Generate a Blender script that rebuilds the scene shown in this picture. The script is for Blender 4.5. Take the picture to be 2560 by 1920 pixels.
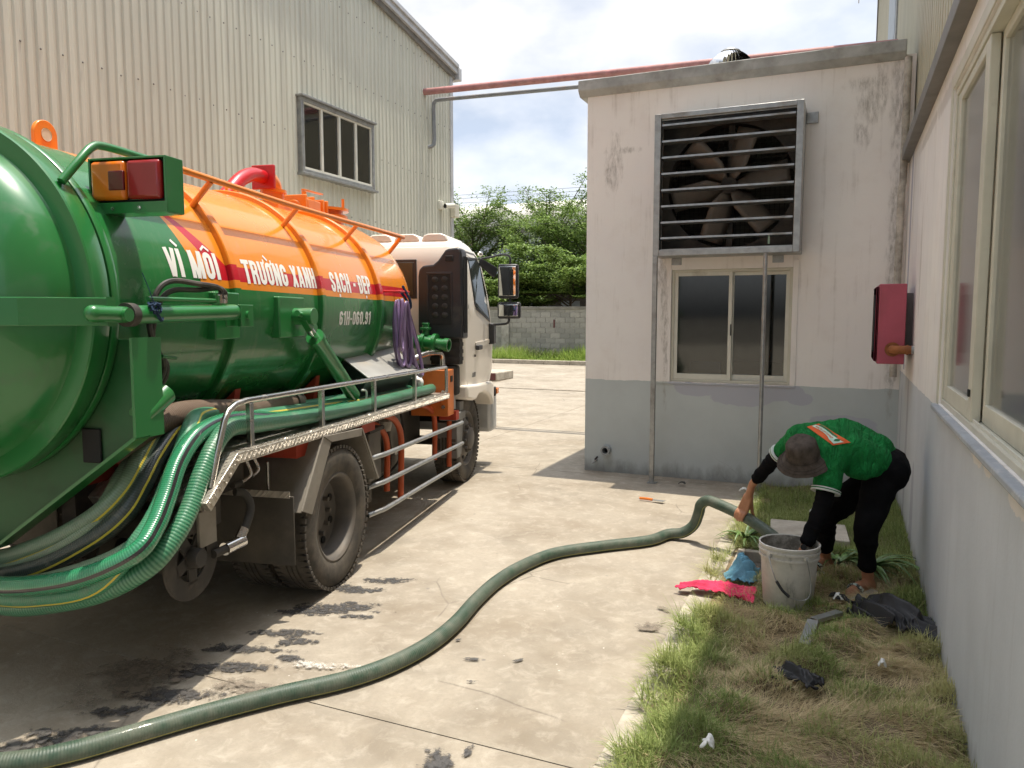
import bpy, bmesh, math, random
import numpy as np
from mathutils import Vector, Matrix
for o in list(bpy.data.objects): bpy.data.objects.remove(o)
SCN = bpy.context.scene
COL = SCN.collection
R = math.radians
# ------------------------------------------------------------------ camera
cam_d = bpy.data.cameras.new('camera'); cam = bpy.data.objects.new('camera', cam_d); COL.objects.link(cam)
cam.location = (0, 0, 1.8); cam.rotation_euler = (R(90-5.2), 0, R(23.6))
cam_d.sensor_width = 36; cam_d.lens = 36*1900/2560; cam_d.clip_end = 2000; cam_d.clip_start = .05
SCN.camera = cam
SCN.render.resolution_x, SCN.render.resolution_y = 1024, 768
# ------------------------------------------------------------------ sky and sun
SUN = Vector((.37, .46, 4.38)).normalized()
w = bpy.data.worlds.new('World'); SCN.world = w; w.use_nodes = True
nt = w.node_tree; nt.nodes.clear()
def wn(t, **k):
    n = nt.nodes.new(t)
    for a, b in k.items(): setattr(n, a, b)
    return n
out = wn('ShaderNodeOutputWorld'); bg = wn('ShaderNodeBackground'); sky = wn('ShaderNodeTexSky')
sky.sky_type = 'NISHITA'; sky.sun_disc = False
sky.sun_elevation = math.asin(SUN.z); sky.sun_rotation = math.atan2(SUN.x, SUN.y)
sky.dust_density = 3.6; sky.air_density = 1.0
tc = wn('ShaderNodeTexCoord'); mp = wn('ShaderNodeMapping'); mp.inputs['Scale'].default_value = (1, 1, 1.9); mp.inputs['Location'].default_value = (.35, .2, .1)
nz = wn('ShaderNodeTexNoise'); nz.inputs['Scale'].default_value = 2.3; nz.inputs['Detail'].default_value = 7; nz.inputs['Roughness'].default_value = .52
rp = wn('ShaderNodeValToRGB'); rp.color_ramp.elements[0].position = .36; rp.color_ramp.elements[1].position = .62
nz2 = wn('ShaderNodeTexNoise'); nz2.inputs['Scale'].default_value = 4.4; nz2.inputs['Detail'].default_value = 8
rp2 = wn('ShaderNodeValToRGB'); rp2.color_ramp.elements[0].position = .40; rp2.color_ramp.elements[1].position = .60
rp2.color_ramp.elements[0].color = (.50, .57, .69, 1); rp2.color_ramp.elements[1].color = (.87, .88, .905, 1)
bw = wn('ShaderNodeRGBToBW'); cl = wn('ShaderNodeMix', data_type='RGBA', blend_type='MULTIPLY'); cl.inputs[0].default_value = 1; gn = wn('ShaderNodeMath', operation='MULTIPLY'); gn.inputs[1].default_value = 1.72   # thin bright cloud follows the brightness of the sky behind it
mx = wn('ShaderNodeMix', data_type='RGBA')
fl = wn('ShaderNodeMath', operation='MULTIPLY_ADD'); fl.inputs[1].default_value = .25; fl.inputs[2].default_value = .75
L = nt.links.new
L(tc.outputs['Generated'], mp.inputs['Vector']); L(mp.outputs['Vector'], nz.inputs['Vector']); L(mp.outputs['Vector'], nz2.inputs['Vector'])
L(nz.outputs['Fac'], rp.inputs['Fac']); L(nz2.outputs['Fac'], rp2.inputs['Fac'])
L(rp.outputs['Color'], fl.inputs[0]); L(fl.outputs['Value'], mx.inputs[0])
L(sky.outputs['Color'], mx.inputs[6]); L(sky.outputs['Color'], bw.inputs[0]); L(bw.outputs[0], gn.inputs[0]); L(gn.outputs[0], cl.inputs[6]); L(rp2.outputs['Color'], cl.inputs[7]); L(cl.outputs[2], mx.inputs[7])
L(mx.outputs[2], bg.inputs['Color']); bg.inputs['Strength'].default_value = .13
L(bg.outputs['Background'], out.inputs['Surface'])
sd = bpy.data.lights.new('sun', 'SUN'); sd.energy = 3.0; sd.angle = R(.55); sd.color = (1, .90, .74)
so = bpy.data.objects.new('sun', sd); COL.objects.link(so)
so.rotation_euler = (-SUN).to_track_quat('-Z', 'Y').to_euler()
SCN.cycles.max_bounces = 7; SCN.cycles.diffuse_bounces = 4; SCN.cycles.glossy_bounces = 3; SCN.cycles.transmission_bounces = 3; SCN.cycles.transparent_max_bounces = 8
vs = SCN.view_settings; vs.view_transform = 'Standard'; vs.look = 'None'; vs.exposure = .92; vs.gamma = 1
# ------------------------------------------------------------------ helpers
rnd = random.Random(7)
def catmull(P, res):
    P = [Vector(p) for p in P]
    if res <= 1 or len(P) < 3: return P
    o = []
    for i in range(len(P)-1):
        a = P[i-1] if i else P[0]*2-P[1]; b = P[i]; c = P[i+1]; d = P[i+2] if i+2 < len(P) else P[-1]*2-P[-2]
        # centripetal-like: uniform is enough for evenly spaced control points
        for k in range(res):
            t = k/res
            o.append(.5*((2*b)+(c-a)*t+(2*a-5*b+4*c-d)*t*t+(3*b-a-3*c+d)*t**3))
    o.append(P[-1]); return o
class MB:
    def __init__(s): s.v = []; s.f = []; s.uv = []; s.hasuv = False
    def add(s, V, F, UV=None):
        b = len(s.v); s.v += [tuple(x) for x in V]
        for i, f in enumerate(F):
            s.f.append(tuple(j+b for j in f)); s.uv.append(UV[i] if UV else [(0, 0)]*len(f))
        if UV: s.hasuv = True
        return s
    def box(s, x0, x1, y0, y1, z0, z1):
        return s.add([(x0,y0,z0),(x1,y0,z0),(x1,y1,z0),(x0,y1,z0),(x0,y0,z1),(x1,y0,z1),(x1,y1,z1),(x0,y1,z1)],
                     [(0,3,2,1),(4,5,6,7),(0,1,5,4),(1,2,6,5),(2,3,7,6),(3,0,4,7)])
    def bar(s, p0, p1, w, h, up=(0,0,1)):
        p0, p1 = Vector(p0), Vector(p1); d = (p1-p0).normalized(); u = Vector(up)
        a = d.cross(u)
        if a.length < 1e-4: a = d.cross(Vector((1,0,0)))
        a.normalize(); u = a.cross(d).normalized()
        V = [p+a*i*w/2+u*j*h/2 for p in (p0, p1) for i, j in ((-1,-1),(1,-1),(1,1),(-1,1))]
        return s.add(V, [(0,1,2,3)[::-1],(4,5,6,7),(0,1,5,4),(1,2,6,5),(2,3,7,6),(3,0,4,7)])
    def ring(s, c, a, b, r, n): return [c+a*(r*math.cos(2*math.pi*k/n))+b*(r*math.sin(2*math.pi*k/n)) for k in range(n)]
    def tube(s, P, r, n=10, res=1, caps=True, closed=False, rf=None):
        P = catmull(P, res); m = len(P)
        t0 = (P[1]-P[0]).normalized(); a = t0.orthogonal().normalized()
        if abs(t0.z) < .9: a = (Vector((0,0,1))-t0*t0.z).normalized()
        V = []; ln = 0; LS = []
        for i, p in enumerate(P):
            t = (P[min(i+1, m-1)]-P[max(i-1, 0)]).normalized()
            a = (a-t*a.dot(t)); a = a.normalized() if a.length > 1e-6 else t.orthogonal().normalized()
            b = t.cross(a)
            if i: ln += (p-P[i-1]).length
            LS.append(ln); rr = r if rf is None else rf(ln, i/(m-1))
            V += s.ring(p, a, b, rr, n)
        F = []; UV = []
        for i in range(m-1):
            for k in range(n):
                k2 = (k+1) % n
                F.append((i*n+k, i*n+k2, (i+1)*n+k2, (i+1)*n+k))
                UV.append([(LS[i], k/n), (LS[i], (k+1)/n), (LS[i+1], (k+1)/n), (LS[i+1], k/n)])
        if caps:
            F.append(tuple(range(n))[::-1]); UV.append([(0, 0)]*n)
            F.append(tuple((m-1)*n+k for k in range(n))); UV.append([(0, 0)]*n)
        return s.add(V, F, UV)
    def cyl(s, p0, p1, r, r1=None, n=16, caps=True):
        r1 = r if r1 is None else r1
        return s.tube([p0, p1], r, n, 1, caps, rf=lambda l, t: r+(r1-r)*t)
    def lathe(s, prof, o=(0,0,0), ax=(0,0,1), n=32, cap0=False, cap1=False):
        o = Vector(o); ax = Vector(ax).normalized(); a = ax.orthogonal().normalized(); b = ax.cross(a)
        V = []; F = []; UV = []; l = [0]
        for i in range(1, len(prof)): l.append(l[-1]+math.hypot(prof[i][0]-prof[i-1][0], prof[i][1]-prof[i-1][1]))
        for r, h in prof: V += s.ring(o+ax*h, a, b, r, n)
        for i in range(len(prof)-1):
            for k in range(n):
                k2 = (k+1) % n; F.append((i*n+k, i*n+k2, (i+1)*n+k2, (i+1)*n+k))
                UV.append([(k/n, l[i]), ((k+1)/n, l[i]), ((k+1)/n, l[i+1]), (k/n, l[i+1])])
        if cap0: F.append(tuple(range(n))[::-1]); UV.append([(0, 0)]*n)
        if cap1: F.append(tuple((len(prof)-1)*n+k for k in range(n))); UV.append([(0, 0)]*n)
        return s.add(V, F, UV)
    def prism(s, poly, o, a, b, d):
        o, a, b, d = Vector(o), Vector(a), Vector(b), Vector(d); n = len(poly)
        V = [o+a*x+b*y for x, y in poly]; V += [v+d for v in V]
        flip = a.cross(b).dot(d) > 0
        F = [tuple(range(n))[::-1], tuple(range(n, 2*n))]+[(k, (k+1) % n, n+(k+1) % n, n+k) for k in range(n)]
        area = sum(poly[k][0]*poly[(k+1) % n][1]-poly[(k+1) % n][0]*poly[k][1] for k in range(n))
        if flip != (area > 0): F = [f[::-1] for f in F]
        return s.add(V, F)
    def ball(s, c, r, nu=16, nv=10):
        c = Vector(c); r = (r, r, r) if isinstance(r, (int, float)) else r
        V = [c+Vector((0,0,r[2]))]+[c+Vector((r[0]*math.sin(math.pi*j/nv)*math.cos(2*math.pi*i/nu), r[1]*math.sin(math.pi*j/nv)*math.sin(2*math.pi*i/nu), r[2]*math.cos(math.pi*j/nv))) for j in range(1, nv) for i in range(nu)]+[c-Vector((0,0,r[2]))]
        F = [(0, 1+i, 1+(i+1) % nu) for i in range(nu)]
        for j in range(nv-2):
            F += [(1+j*nu+i, 1+(j+1)*nu+i, 1+(j+1)*nu+(i+1) % nu, 1+j*nu+(i+1) % nu) for i in range(nu)]
        e = len(V)-1; b = 1+(nv-2)*nu
        F += [(e, b+(i+1) % nu, b+i) for i in range(nu)]
        return s.add(V, F)
    def mesh(s, name, smooth=True, ang=32):
        me = bpy.data.meshes.new(name); me.from_pydata(s.v, [], s.f)
        if s.hasuv:
            ul = me.uv_layers.new(name='UVMap'); ul.data.foreach_set('uv', [c for f in s.uv for p in f for c in p])
        if smooth:
            me.polygons.foreach_set('use_smooth', [True]*len(me.polygons)); me.set_sharp_from_angle(angle=R(ang))
        me.update(); return me
    def build(s, name, mat, parent=None, smooth=True, bevel=0, ang=32, seg=2):
        o = bpy.data.objects.new(name, s.mesh(name, smooth, ang)); COL.objects.link(o)
        if mat: o.data.materials.append(MT[mat] if isinstance(mat, str) else mat)
        if parent: o.parent = parent
        if bevel:
            m = o.modifiers.new('bevel', 'BEVEL'); m.width = bevel; m.segments = seg; m.limit_method = 'ANGLE'; m.angle_limit = R(35)
        return o
def tag(o, label, cat, group=None):
    o['label'] = label; o['category'] = cat
    if group: o['group'] = group
    return o
def struct(o): o['kind'] = 'structure'; return o
def stuff(o): o['kind'] = 'stuff'; return o
def thing(name, label, cat, loc=(0,0,0), rz=0, group=None):
    o = bpy.data.objects.new(name, None); COL.objects.link(o); o.location = loc; o.rotation_euler = (0, 0, rz); o.empty_display_size = .1
    return tag(o, label, cat, group)
def inst(me, name, parent, loc=(0,0,0), rot=(0,0,0), scale=(1,1,1)):
    o = bpy.data.objects.new(name, me); COL.objects.link(o); o.parent = parent; o.location = loc; o.rotation_euler = rot; o.scale = scale
    return o
# ------------------------------------------------------------------ materials
MT = {}
class NT:
    """tiny node-graph helper"""
    def __init__(s, name):
        s.m = bpy.data.materials.new(name); s.m.use_nodes = True; s.t = s.m.node_tree; s.t.nodes.clear()
        s.out = s.t.nodes.new('ShaderNodeOutputMaterial'); s.p = s.t.nodes.new('ShaderNodeBsdfPrincipled'); s.link(s.p.outputs[0], s.out.inputs[0])
        MT[name] = s.m
    def link(s, a, b): s.t.links.new(a, b)
    def inp(s, sock, v):
        if v is None: return
        if isinstance(v, bpy.types.NodeSocket): s.link(v, sock)
        elif isinstance(v, (tuple, list)) and len(v) == 3 and sock.type == 'RGBA': sock.default_value = (*v, 1)
        else: sock.default_value = v
    def set(s, **k):
        for n, v in k.items(): s.inp(s.p.inputs[n.replace('_', ' ')], v)
        return s
    def coord(s, kind='Object'):
        n = s.t.nodes.new('ShaderNodeTexCoord'); return n.outputs[kind]
    def sep(s, v):
        n = s.t.nodes.new('ShaderNodeSeparateXYZ'); s.link(v, n.inputs[0]); return n.outputs
    def comb(s, x, y, z):
        n = s.t.nodes.new('ShaderNodeCombineXYZ')
        for i, v in enumerate((x, y, z)): s.inp(n.inputs[i], v)
        return n.outputs[0]
    def m_(s, op, a, b=0, c=0):
        n = s.t.nodes.new('ShaderNodeMath'); n.operation = op
        s.inp(n.inputs[0], a); s.inp(n.inputs[1], b); s.inp(n.inputs[2], c); return n.outputs[0]
    def map(s, v, sc=(1,1,1), loc=(0,0,0)):
        n = s.t.nodes.new('ShaderNodeMapping'); s.link(v, n.inputs[0]); n.inputs['Scale'].default_value = sc; n.inputs['Location'].default_value = loc; return n.outputs[0]
    def noise(s, v, scale, detail=5, rough=.55, dist=0):
        n = s.t.nodes.new('ShaderNodeTexNoise'); s.inp(n.inputs['Vector'], v); n.inputs['Scale'].default_value = scale
        n.inputs['Detail'].default_value = detail; n.inputs['Roughness'].default_value = rough; n.inputs['Distortion'].default_value = dist; return n.outputs['Fac']
    def ramp(s, f, a, b, ca=(0,0,0), cb=(1,1,1)):
        n = s.t.nodes.new('ShaderNodeValToRGB'); s.inp(n.inputs[0], f); e = n.color_ramp.elements
        e[0].position = a; e[1].position = b; e[0].color = (*ca, 1); e[1].color = (*cb, 1); return n.outputs[0]
    def mix(s, f, a, b, mode='MIX'):
        n = s.t.nodes.new('ShaderNodeMix'); n.data_type = 'RGBA'; n.blend_type = mode
        s.inp(n.inputs[0], f); s.inp(n.inputs[6], a); s.inp(n.inputs[7], b); return n.outputs[2]
    def bump(s, h, strength=.3, dist=.01):
        n = s.t.nodes.new('ShaderNodeBump'); s.link(h, n.inputs['Height']); n.inputs['Strength'].default_value = strength; n.inputs['Distance'].default_value = dist
        s.link(n.outputs[0], s.p.inputs['Normal'])
    def voro(s, v, scale, feat='F1'):
        n = s.t.nodes.new('ShaderNodeTexVoronoi'); n.feature = feat; s.inp(n.inputs['Vector'], v); n.inputs['Scale'].default_value = scale; return n.outputs['Distance']
def simple(name, col, rough=.5, metal=0, var=.12, vs=6, dirt=None, damt=.4, ds=3, bump=0, bs=60, coat=0, spec=.5):
    g = NT(name); c = g.coord()
    n = g.noise(c, vs, 6)
    base = g.mix(g.ramp(n, .3, .7), tuple(x*(1-var) for x in col), tuple(min(1, x*(1+var)) for x in col))
    rg = rough
    if dirt:
        d = g.ramp(g.noise(c, ds, 8, .65), .62-damt*.3, .8)
        base = g.mix(d, base, dirt); 
        rg = g.m_('MULTIPLY_ADD', d, max(0, .8-rough), rough)
    g.set(Base_Color=base, Roughness=rg, Metallic=metal)
    g.p.inputs['Specular IOR Level'].default_value = spec
    if coat: g.p.inputs['Coat Weight'].default_value = coat; g.p.inputs['Coat Roughness'].default_value = .08
    if bump: g.bump(g.noise(c, bs, 6), bump, .004)
    return g
def blobs(g, x, y, L_, n, amp=.5, soft=.05):
    """mask of irregular paint / stain patches, each (cx, cy, rx, ry)"""
    r = None
    for cx, cy, rx, ry in L_:
        dx = g.m_('MULTIPLY', g.m_('SUBTRACT', x, cx), 1/rx); dy = g.m_('MULTIPLY', g.m_('SUBTRACT', y, cy), 1/ry)
        d = g.m_('SQRT', g.m_('ADD', g.m_('MULTIPLY', dx, dx), g.m_('MULTIPLY', dy, dy)))
        r = d if r is None else g.m_('MINIMUM', r, d)
    r = g.m_('ADD', r, g.m_('MULTIPLY', g.m_('SUBTRACT', n, .5), amp*2))
    return g.ramp(g.m_('MULTIPLY', r, .5), .5-soft/2, .5+soft/2, (1,1,1), (0,0,0))
# --- ground
g = NT('concrete'); c = g.coord()
n1 = g.noise(c, .55, 5, .6, .6); n2 = g.noise(c, 3.2, 6, .65, .4); n3 = g.noise(c, 38, 4, .7); n4 = g.noise(g.map(c, (1,1,1), (7,3,0)), 1.4, 5, .6)
b = g.mix(g.ramp(n1, .34, .66), (.215, .187, .148), (.33, .292, .236))
b = g.mix(g.ramp(n2, .35, .75), b, (.365, .322, .26))
b = g.mix(g.m_('MULTIPLY', g.ramp(n4, .46, .74), .7), b, (.18, .142, .097))
b = g.mix(g.m_('MULTIPLY', g.ramp(n3, .45, .75), .35), b, (.215, .188, .152))
fl = g.ramp(g.voro(c, 9.0), .035, .06, (1,1,1), (0,0,0)); fl = g.m_('MULTIPLY', fl, g.ramp(g.noise(c, 1.7, 4), .52, .62))
b = g.mix(fl, b, (.72, .69, .63))
dk = g.ramp(g.voro(g.map(c, (1,1,1), (3.3,1.7,0)), 6.0), .05, .10, (1,1,1), (0,0,0)); dk = g.m_('MULTIPLY', dk, g.ramp(g.noise(g.map(c, (1,1,1), (5,9,0)), 1.3, 4), .54, .64))
b = g.mix(g.m_('MULTIPLY', dk, .8), b, (.12, .115, .11))
crk = g.ramp(g.voro(g.mix(.12, c, g.t.nodes.new('ShaderNodeTexNoise').outputs['Color']), .9, 'DISTANCE_TO_EDGE'), .0, .006, (1,1,1), (0,0,0))
crk = g.m_('MULTIPLY', crk, g.ramp(g.noise(c, .8, 3), .55, .6))
b = g.mix(g.m_('MULTIPLY', crk, .7), b, (.12, .10, .08))
n5 = g.noise(g.map(c, (1,1,1), (2,11,0)), 9, 7, .72, .5); b = g.mix(g.m_('MULTIPLY', g.ramp(n5, .5, .72), .45), b, (.50, .455, .385)); n6 = g.noise(c, 130, 3, .7); b = g.mix(g.m_('MULTIPLY', g.ramp(n6, .55, .75), .3), b, (.16, .14, .115))
g.set(Base_Color=b, Roughness=.88); g.bump(g.m_('ADD', n3, g.m_('MULTIPLY', n2, 1.5)), .35, .006)
def stain(name, ca, cb, sc, cut, rough=.7, wob=.8, spk=.5):
    g = NT(name); c = g.coord(); r = g.sep(g.coord('UV'))[0]
    n = g.noise(g.map(c, (1,1,1)), sc, 9, .78); n2 = g.noise(c, sc*4, 6, .7)
    h = g.m_('ADD', g.m_('SUBTRACT', cut, r), g.m_('MULTIPLY', g.m_('SUBTRACT', n, .5), wob*4)); al = g.ramp(h, .0, .22)
    al = g.m_('MULTIPLY', al, g.ramp(n2, .5-spk*.25, .62-spk*.1))
    g.set(Base_Color=g.mix(g.ramp(n2, .4, .7), ca, cb), Roughness=rough, Alpha=al); return g
stain('tar', (.020, .020, .024), (.10, .095, .09), 7, .62, .6, .75, .75); stain('damp', (.15, .125, .10), (.21, .175, .135), 6, .55, .7, .6, .6); stain('whitewash', (.55, .53, .49), (.45, .41, .36), 10, .5, .85, .9, .5)
simple('joint', (.12, .105, .085), .95)
g = NT('kerb'); c = g.coord(); n = g.noise(c, 5, 8, .65); n3 = g.noise(c, 50, 5)
g.set(Base_Color=g.mix(g.ramp(n, .35, .72), (.30, .27, .22), (.55, .50, .42)), Roughness=.9); g.bump(n3, .4, .006)
simple('soil', (.17, .125, .075), .95, var=.4, vs=9, bump=.6, bs=40)
g = NT('grass')
a = g.t.nodes.new('ShaderNodeAttribute'); a.attribute_name = 'tint'
g.set(Base_Color=a.outputs['Color'], Roughness=.6); g.p.inputs['Specular IOR Level'].default_value = .25
tr = g.t.nodes.new('ShaderNodeBsdfTranslucent'); g.link(a.outputs['Color'], tr.inputs[0]); ms = g.t.nodes.new('ShaderNodeMixShader'); ms.inputs[0].default_value = .3
g.link(g.p.outputs[0], ms.inputs[1]); g.link(tr.outputs[0], ms.inputs[2]); g.link(ms.outputs[0], g.out.inputs[0])
# --- walls
def house_wall(name, line, low, lowp, patches, axis=0):
    g = NT(name); c = g.coord(); s = g.sep(c); X = s[axis]; Z = s[2]
    n = g.noise(c, 1.6, 6, .6); nb = g.noise(g.map(c, (1,1,1), (4,4,4)), 3.0, 7, .6); fine = g.noise(c, 45, 5)
    st = g.noise(g.map(c, (9,9,.55)), 1.6, 7, .65)
    cream = g.mix(g.ramp(n, .35, .68), (.88, .85, .815), (.85, .815, .795))
    cream = g.mix(g.m_('MULTIPLY', g.ramp(nb, .52, .75), .45), cream, (.75, .69, .645))
    grime = g.m_('MULTIPLY', g.ramp(st, .54, .78), g.ramp(nb, .40, .60))
    cream = g.mix(g.m_('MULTIPLY', grime, .55), cream, (.36, .31, .26))
    grey = g.mix(g.ramp(n, .35, .68), low, tuple(v*.88 for v in low))
    if patches: grey = g.mix(blobs(g, X, Z, patches, g.noise(c, 5, 5), .35, .03), grey, lowp)
    scr = g.ramp(g.noise(g.map(c, (1,1,1), (2,8,1)), 30, 8, .75), .74, .77); scr = g.m_('MULTIPLY', scr, g.ramp(g.noise(c, 2.1, 3), .5, .6))
    grey = g.mix(g.m_('MULTIPLY', scr, .6), grey, (.62, .58, .54))
    zl = g.m_('ADD', Z, g.m_('MULTIPLY', g.m_('SUBTRACT', g.noise(c, 7, 4), .5), .030))
    b = g.mix(g.m_('GREATER_THAN', zl, line), grey, cream)
    # splash dirt with ragged upper edge at the foot of the wall
    zb = g.m_('ADD', Z, g.m_('MULTIPLY', g.m_('SUBTRACT', g.noise(g.map(c, (1,1,.4)), 7, 8, .7), .5), -.42))
    b = g.mix(g.m_('MULTIPLY', g.ramp(zb, .02, .17, (1,1,1), (0,0,0)), .55), b, (.12, .11, .095))
    g.set(Base_Color=b, Roughness=.88); g.bump(g.m_('ADD', fine, g.m_('MULTIPLY', nb, 2)), .22, .004)
    return g, c, X, Z, b, st
g, c, X, Z, b, st = house_wall('house_wall', 1.065, (.53, .575, .575), (.45, .465, .52),
    [(-1.45,1.0,.26,.085), (-.98,.96,.35,.13), (-.62,1.0,.25,.1), (-.40,.93,.13,.065), (-1.15,1.05,.6,.06), (.02,.70,.3,.09), (.2,.62,.14,.12)])
ns = g.noise(g.map(c, (7,7,2.2)), 3, 8, .7)
mold = blobs(g, X, Z, [(-2.40,3.48,.07,.25), (-2.46,3.36,.05,.16), (-2.30,3.60,.16,.03), (.13,4.02,.17,.07), (.16,3.84,.11,.16), (.09,3.55,.07,.10), (.24,3.96,.05,.24), (.41,3.9,.07,.5), (.42,2.55,.06,.75), (.43,1.35,.04,.42), (-1.86,2.24,.05,.16), (-1.83,2.0,.035,.4), (-1.80,1.5,.022,.6)], ns, 1.5, .4)
b = g.mix(g.m_('MULTIPLY', g.m_('MULTIPLY', mold, .62), g.ramp(g.noise(g.map(c, (6,6,1.5)), 6, 7, .75), .38, .62)), b, (.24, .215, .19))
nv = g.t.nodes.new('ShaderNodeTexNoise'); nv.inputs['Scale'].default_value = 2.6; nv.inputs['Detail'].default_value = 6; g.link(c, nv.inputs['Vector'])
ck = g.ramp(g.voro(g.mix(.45, g.map(c, (1,1,1.6), (.3,.1,.7)), nv.outputs['Color']), 3.4, 'DISTANCE_TO_EDGE'), .0, .008, (1,1,1), (0,0,0)); ck = g.m_('MULTIPLY', ck, g.ramp(g.noise(c, 1.7, 3), .46, .56)); ck = g.m_('MULTIPLY', ck, g.ramp(g.m_('ADD', Z, g.m_('MULTIPLY', g.noise(c, 4, 4), .5)), .42, .62, (1,1,1), (0,0,0)))
b = g.mix(g.m_('MULTIPLY', ck, .6), b, (.13, .12, .105))
g.set(Base_Color=b)
g, c, X, Z, b, st = house_wall('side_wall', 1.26, (.60, .63, .67), (.43, .445, .50), [(7.2,.6,.10,.7), (6.4,.2,.12,.5), (7.95,.7,.05,.5)], 1)
ns = g.noise(g.map(c, (7,7,2.2)), 3, 8, .7)
flake = blobs(g, X, Z, [(4.75,1.235,.10,.018), (4.1,1.235,.06,.02), (3.55,1.22,.12,.03), (3.3,1.22,.08,.025), (2.75,1.21,.14,.03)], ns, .8, .06)
b = g.mix(flake, b, (.74, .70, .66))
mold = blobs(g, X, Z, [(7.6,2.86,.06,.34), (6.6,2.2,.05,.4), (8.6,2.6,.3,.5), (5.2,3.1,.6,.05), (6.4,3.12,.7,.04)], ns, .9, .25)
b = g.mix(g.m_('MULTIPLY', mold, .38), b, (.36, .31, .26))
fade = g.ramp(g.noise(g.map(c, (1,.8,.35)), 1.5, 6, .6), .40, .66); b = g.mix(g.m_('MULTIPLY', fade, .22), b, (.36, .375, .42)); stk = g.ramp(g.noise(g.map(c, (9,9,.4)), 1.3, 7, .7), .56, .78); b = g.mix(g.m_('MULTIPLY', stk, .22), b, (.27, .26, .26)); spl = g.ramp(g.noise(g.map(c, (1,1,1), (1,7,3)), 16, 8, .75), .66, .72); b = g.mix(g.m_('MULTIPLY', spl, .3), b, (.70, .69, .68))
stripe = g.m_('MULTIPLY', g.m_('COMPARE', X, 7.86, .085), g.m_('GREATER_THAN', Z, 1.3)); b = g.mix(g.m_('MULTIPLY', stripe, .8), b, (.36, .35, .46))
g.set(Base_Color=b)
simple('parapet', (.40, .41, .40), .85, var=.2, vs=5, dirt=(.17, .16, .14), bump=.3)
def cladding(name, col, dark):
    g = NT(name); c = g.coord()
    st = g.noise(g.map(c, (4,4,.16)), 2.2, 7, .65); n = g.noise(c, .6, 5); s2 = g.noise(g.map(c, (14,14,.35)), 2.0, 6, .7)
    b = g.mix(g.ramp(n, .3, .7), col, tuple(v*.9 for v in col)); b = g.mix(g.m_('MULTIPLY', g.ramp(st, .42, .72), .75), b, dark)
    b = g.mix(g.m_('MULTIPLY', g.ramp(s2, .6, .8), .35), b, tuple(min(1, v*1.35) for v in col))
    g.set(Base_Color=b, Roughness=.55, Metallic=0); return g
cladding('clad_left', (.64, .645, .555), (.46, .45, .385)); cladding('clad_right', (.50, .465, .34), (.33, .30, .20))
simple('galv', (.36, .37, .37), .42, .75, var=.18, vs=14, dirt=(.24, .22, .19), damt=.25)
simple('grey_trim', (.20, .195, .185), .6, .1, var=.15)
simple('flashing', (.55, .56, .57), .45, .3)
simple('stainless', (.62, .60, .57), .22, 1, var=.08, vs=20, dirt=(.30, .26, .2), damt=.2, ds=9)
simple('chrome', (.75, .74, .72), .12, 1, var=.05)
simple('white_frame', (.66, .655, .58), .4, 0, var=.06, vs=8, dirt=(.42, .38, .31), damt=.1)
simple('cream_frame', (.60, .585, .49), .45, 0, var=.08, dirt=(.36, .32, .26), damt=.1)
simple('pvc', (.30, .315, .32), .5, 0, var=.12)
simple('pipe_red', (.42, .19, .185), .6, 0, var=.25, vs=9, dirt=(.40, .25, .23), damt=.6, ds=12)
simple('pipe_grey', (.27, .29, .31), .55, .3, dirt=(.30, .22, .17), damt=.2)
simple('fire_red', (.40, .075, .115), .5, 0, var=.12, vs=4, dirt=(.33, .08, .10), damt=.3)
simple('rust', (.28, .10, .03), .75, 0, var=.35, vs=18, bump=.4)
simple('mouldy', (.52, .48, .42), .8, 0, var=.2, vs=9, dirt=(.10, .09, .075), damt=.9, ds=8)
simple('black_plastic', (.022, .023, .027), .42, 0, var=.2, vs=8, dirt=(.09, .08, .065), damt=.1)
simple('rubber', (.035, .033, .03), .75, 0, var=.3, vs=12)
simple('dark', (.012, .012, .012), .8); simple('room', (.10, .10, .095), .9); simple('room_light', (.30, .30, .28), .9)
simple('slate_sky_tone', (.20, .23, .28), .9, var=.3, vs=2); simple('blue_plastic', (.03, .10, .28), .4)  # slate tone imitates sky reflected in the shed panes
simple('pane_lightener', (.80, .81, .76), .8, var=.05)  # pale tone imitating the bright reflection in the side window
def glass(name, tint, refl=.0, rough=.02):
    g = NT(name); f = g.t.nodes.new('ShaderNodeFresnel'); f.inputs[0].default_value = 1.5
    t = g.t.nodes.new('ShaderNodeBsdfTransparent'); t.inputs[0].default_value = (*tint, 1); gl = g.t.nodes.new('ShaderNodeBsdfGlossy'); gl.inputs['Roughness'].default_value = rough
    ms = g.t.nodes.new('ShaderNodeMixShader'); fac = g.m_('ADD', f.outputs[0], refl) if refl else f.outputs[0]
    g.link(fac, ms.inputs[0]); g.link(t.outputs[0], ms.inputs[1]); g.link(gl.outputs[0], ms.inputs[2]); g.link(ms.outputs[0], g.out.inputs[0])
glass('glass_house', (.55, .58, .55), .03, .06); glass('glass_side', (.90, .93, .90), .30, .10); glass('glass_left', (.85, .88, .92), .08, .05); glass('glass_cab', (.35, .40, .38), .05); g = NT('glass_cabs'); g.set(Base_Color=(.035,.045,.04), Roughness=.12); g.p.inputs['Coat Weight'].default_value = .2
g = NT('mirror_glass'); g.set(Base_Color=(.75, .8, .78), Metallic=1.0, Roughness=.03)
simple('fan_blade', (.17, .145, .12), .5, .45, var=.3, vs=8, dirt=(.10, .085, .065), damt=.6, ds=8)
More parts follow.
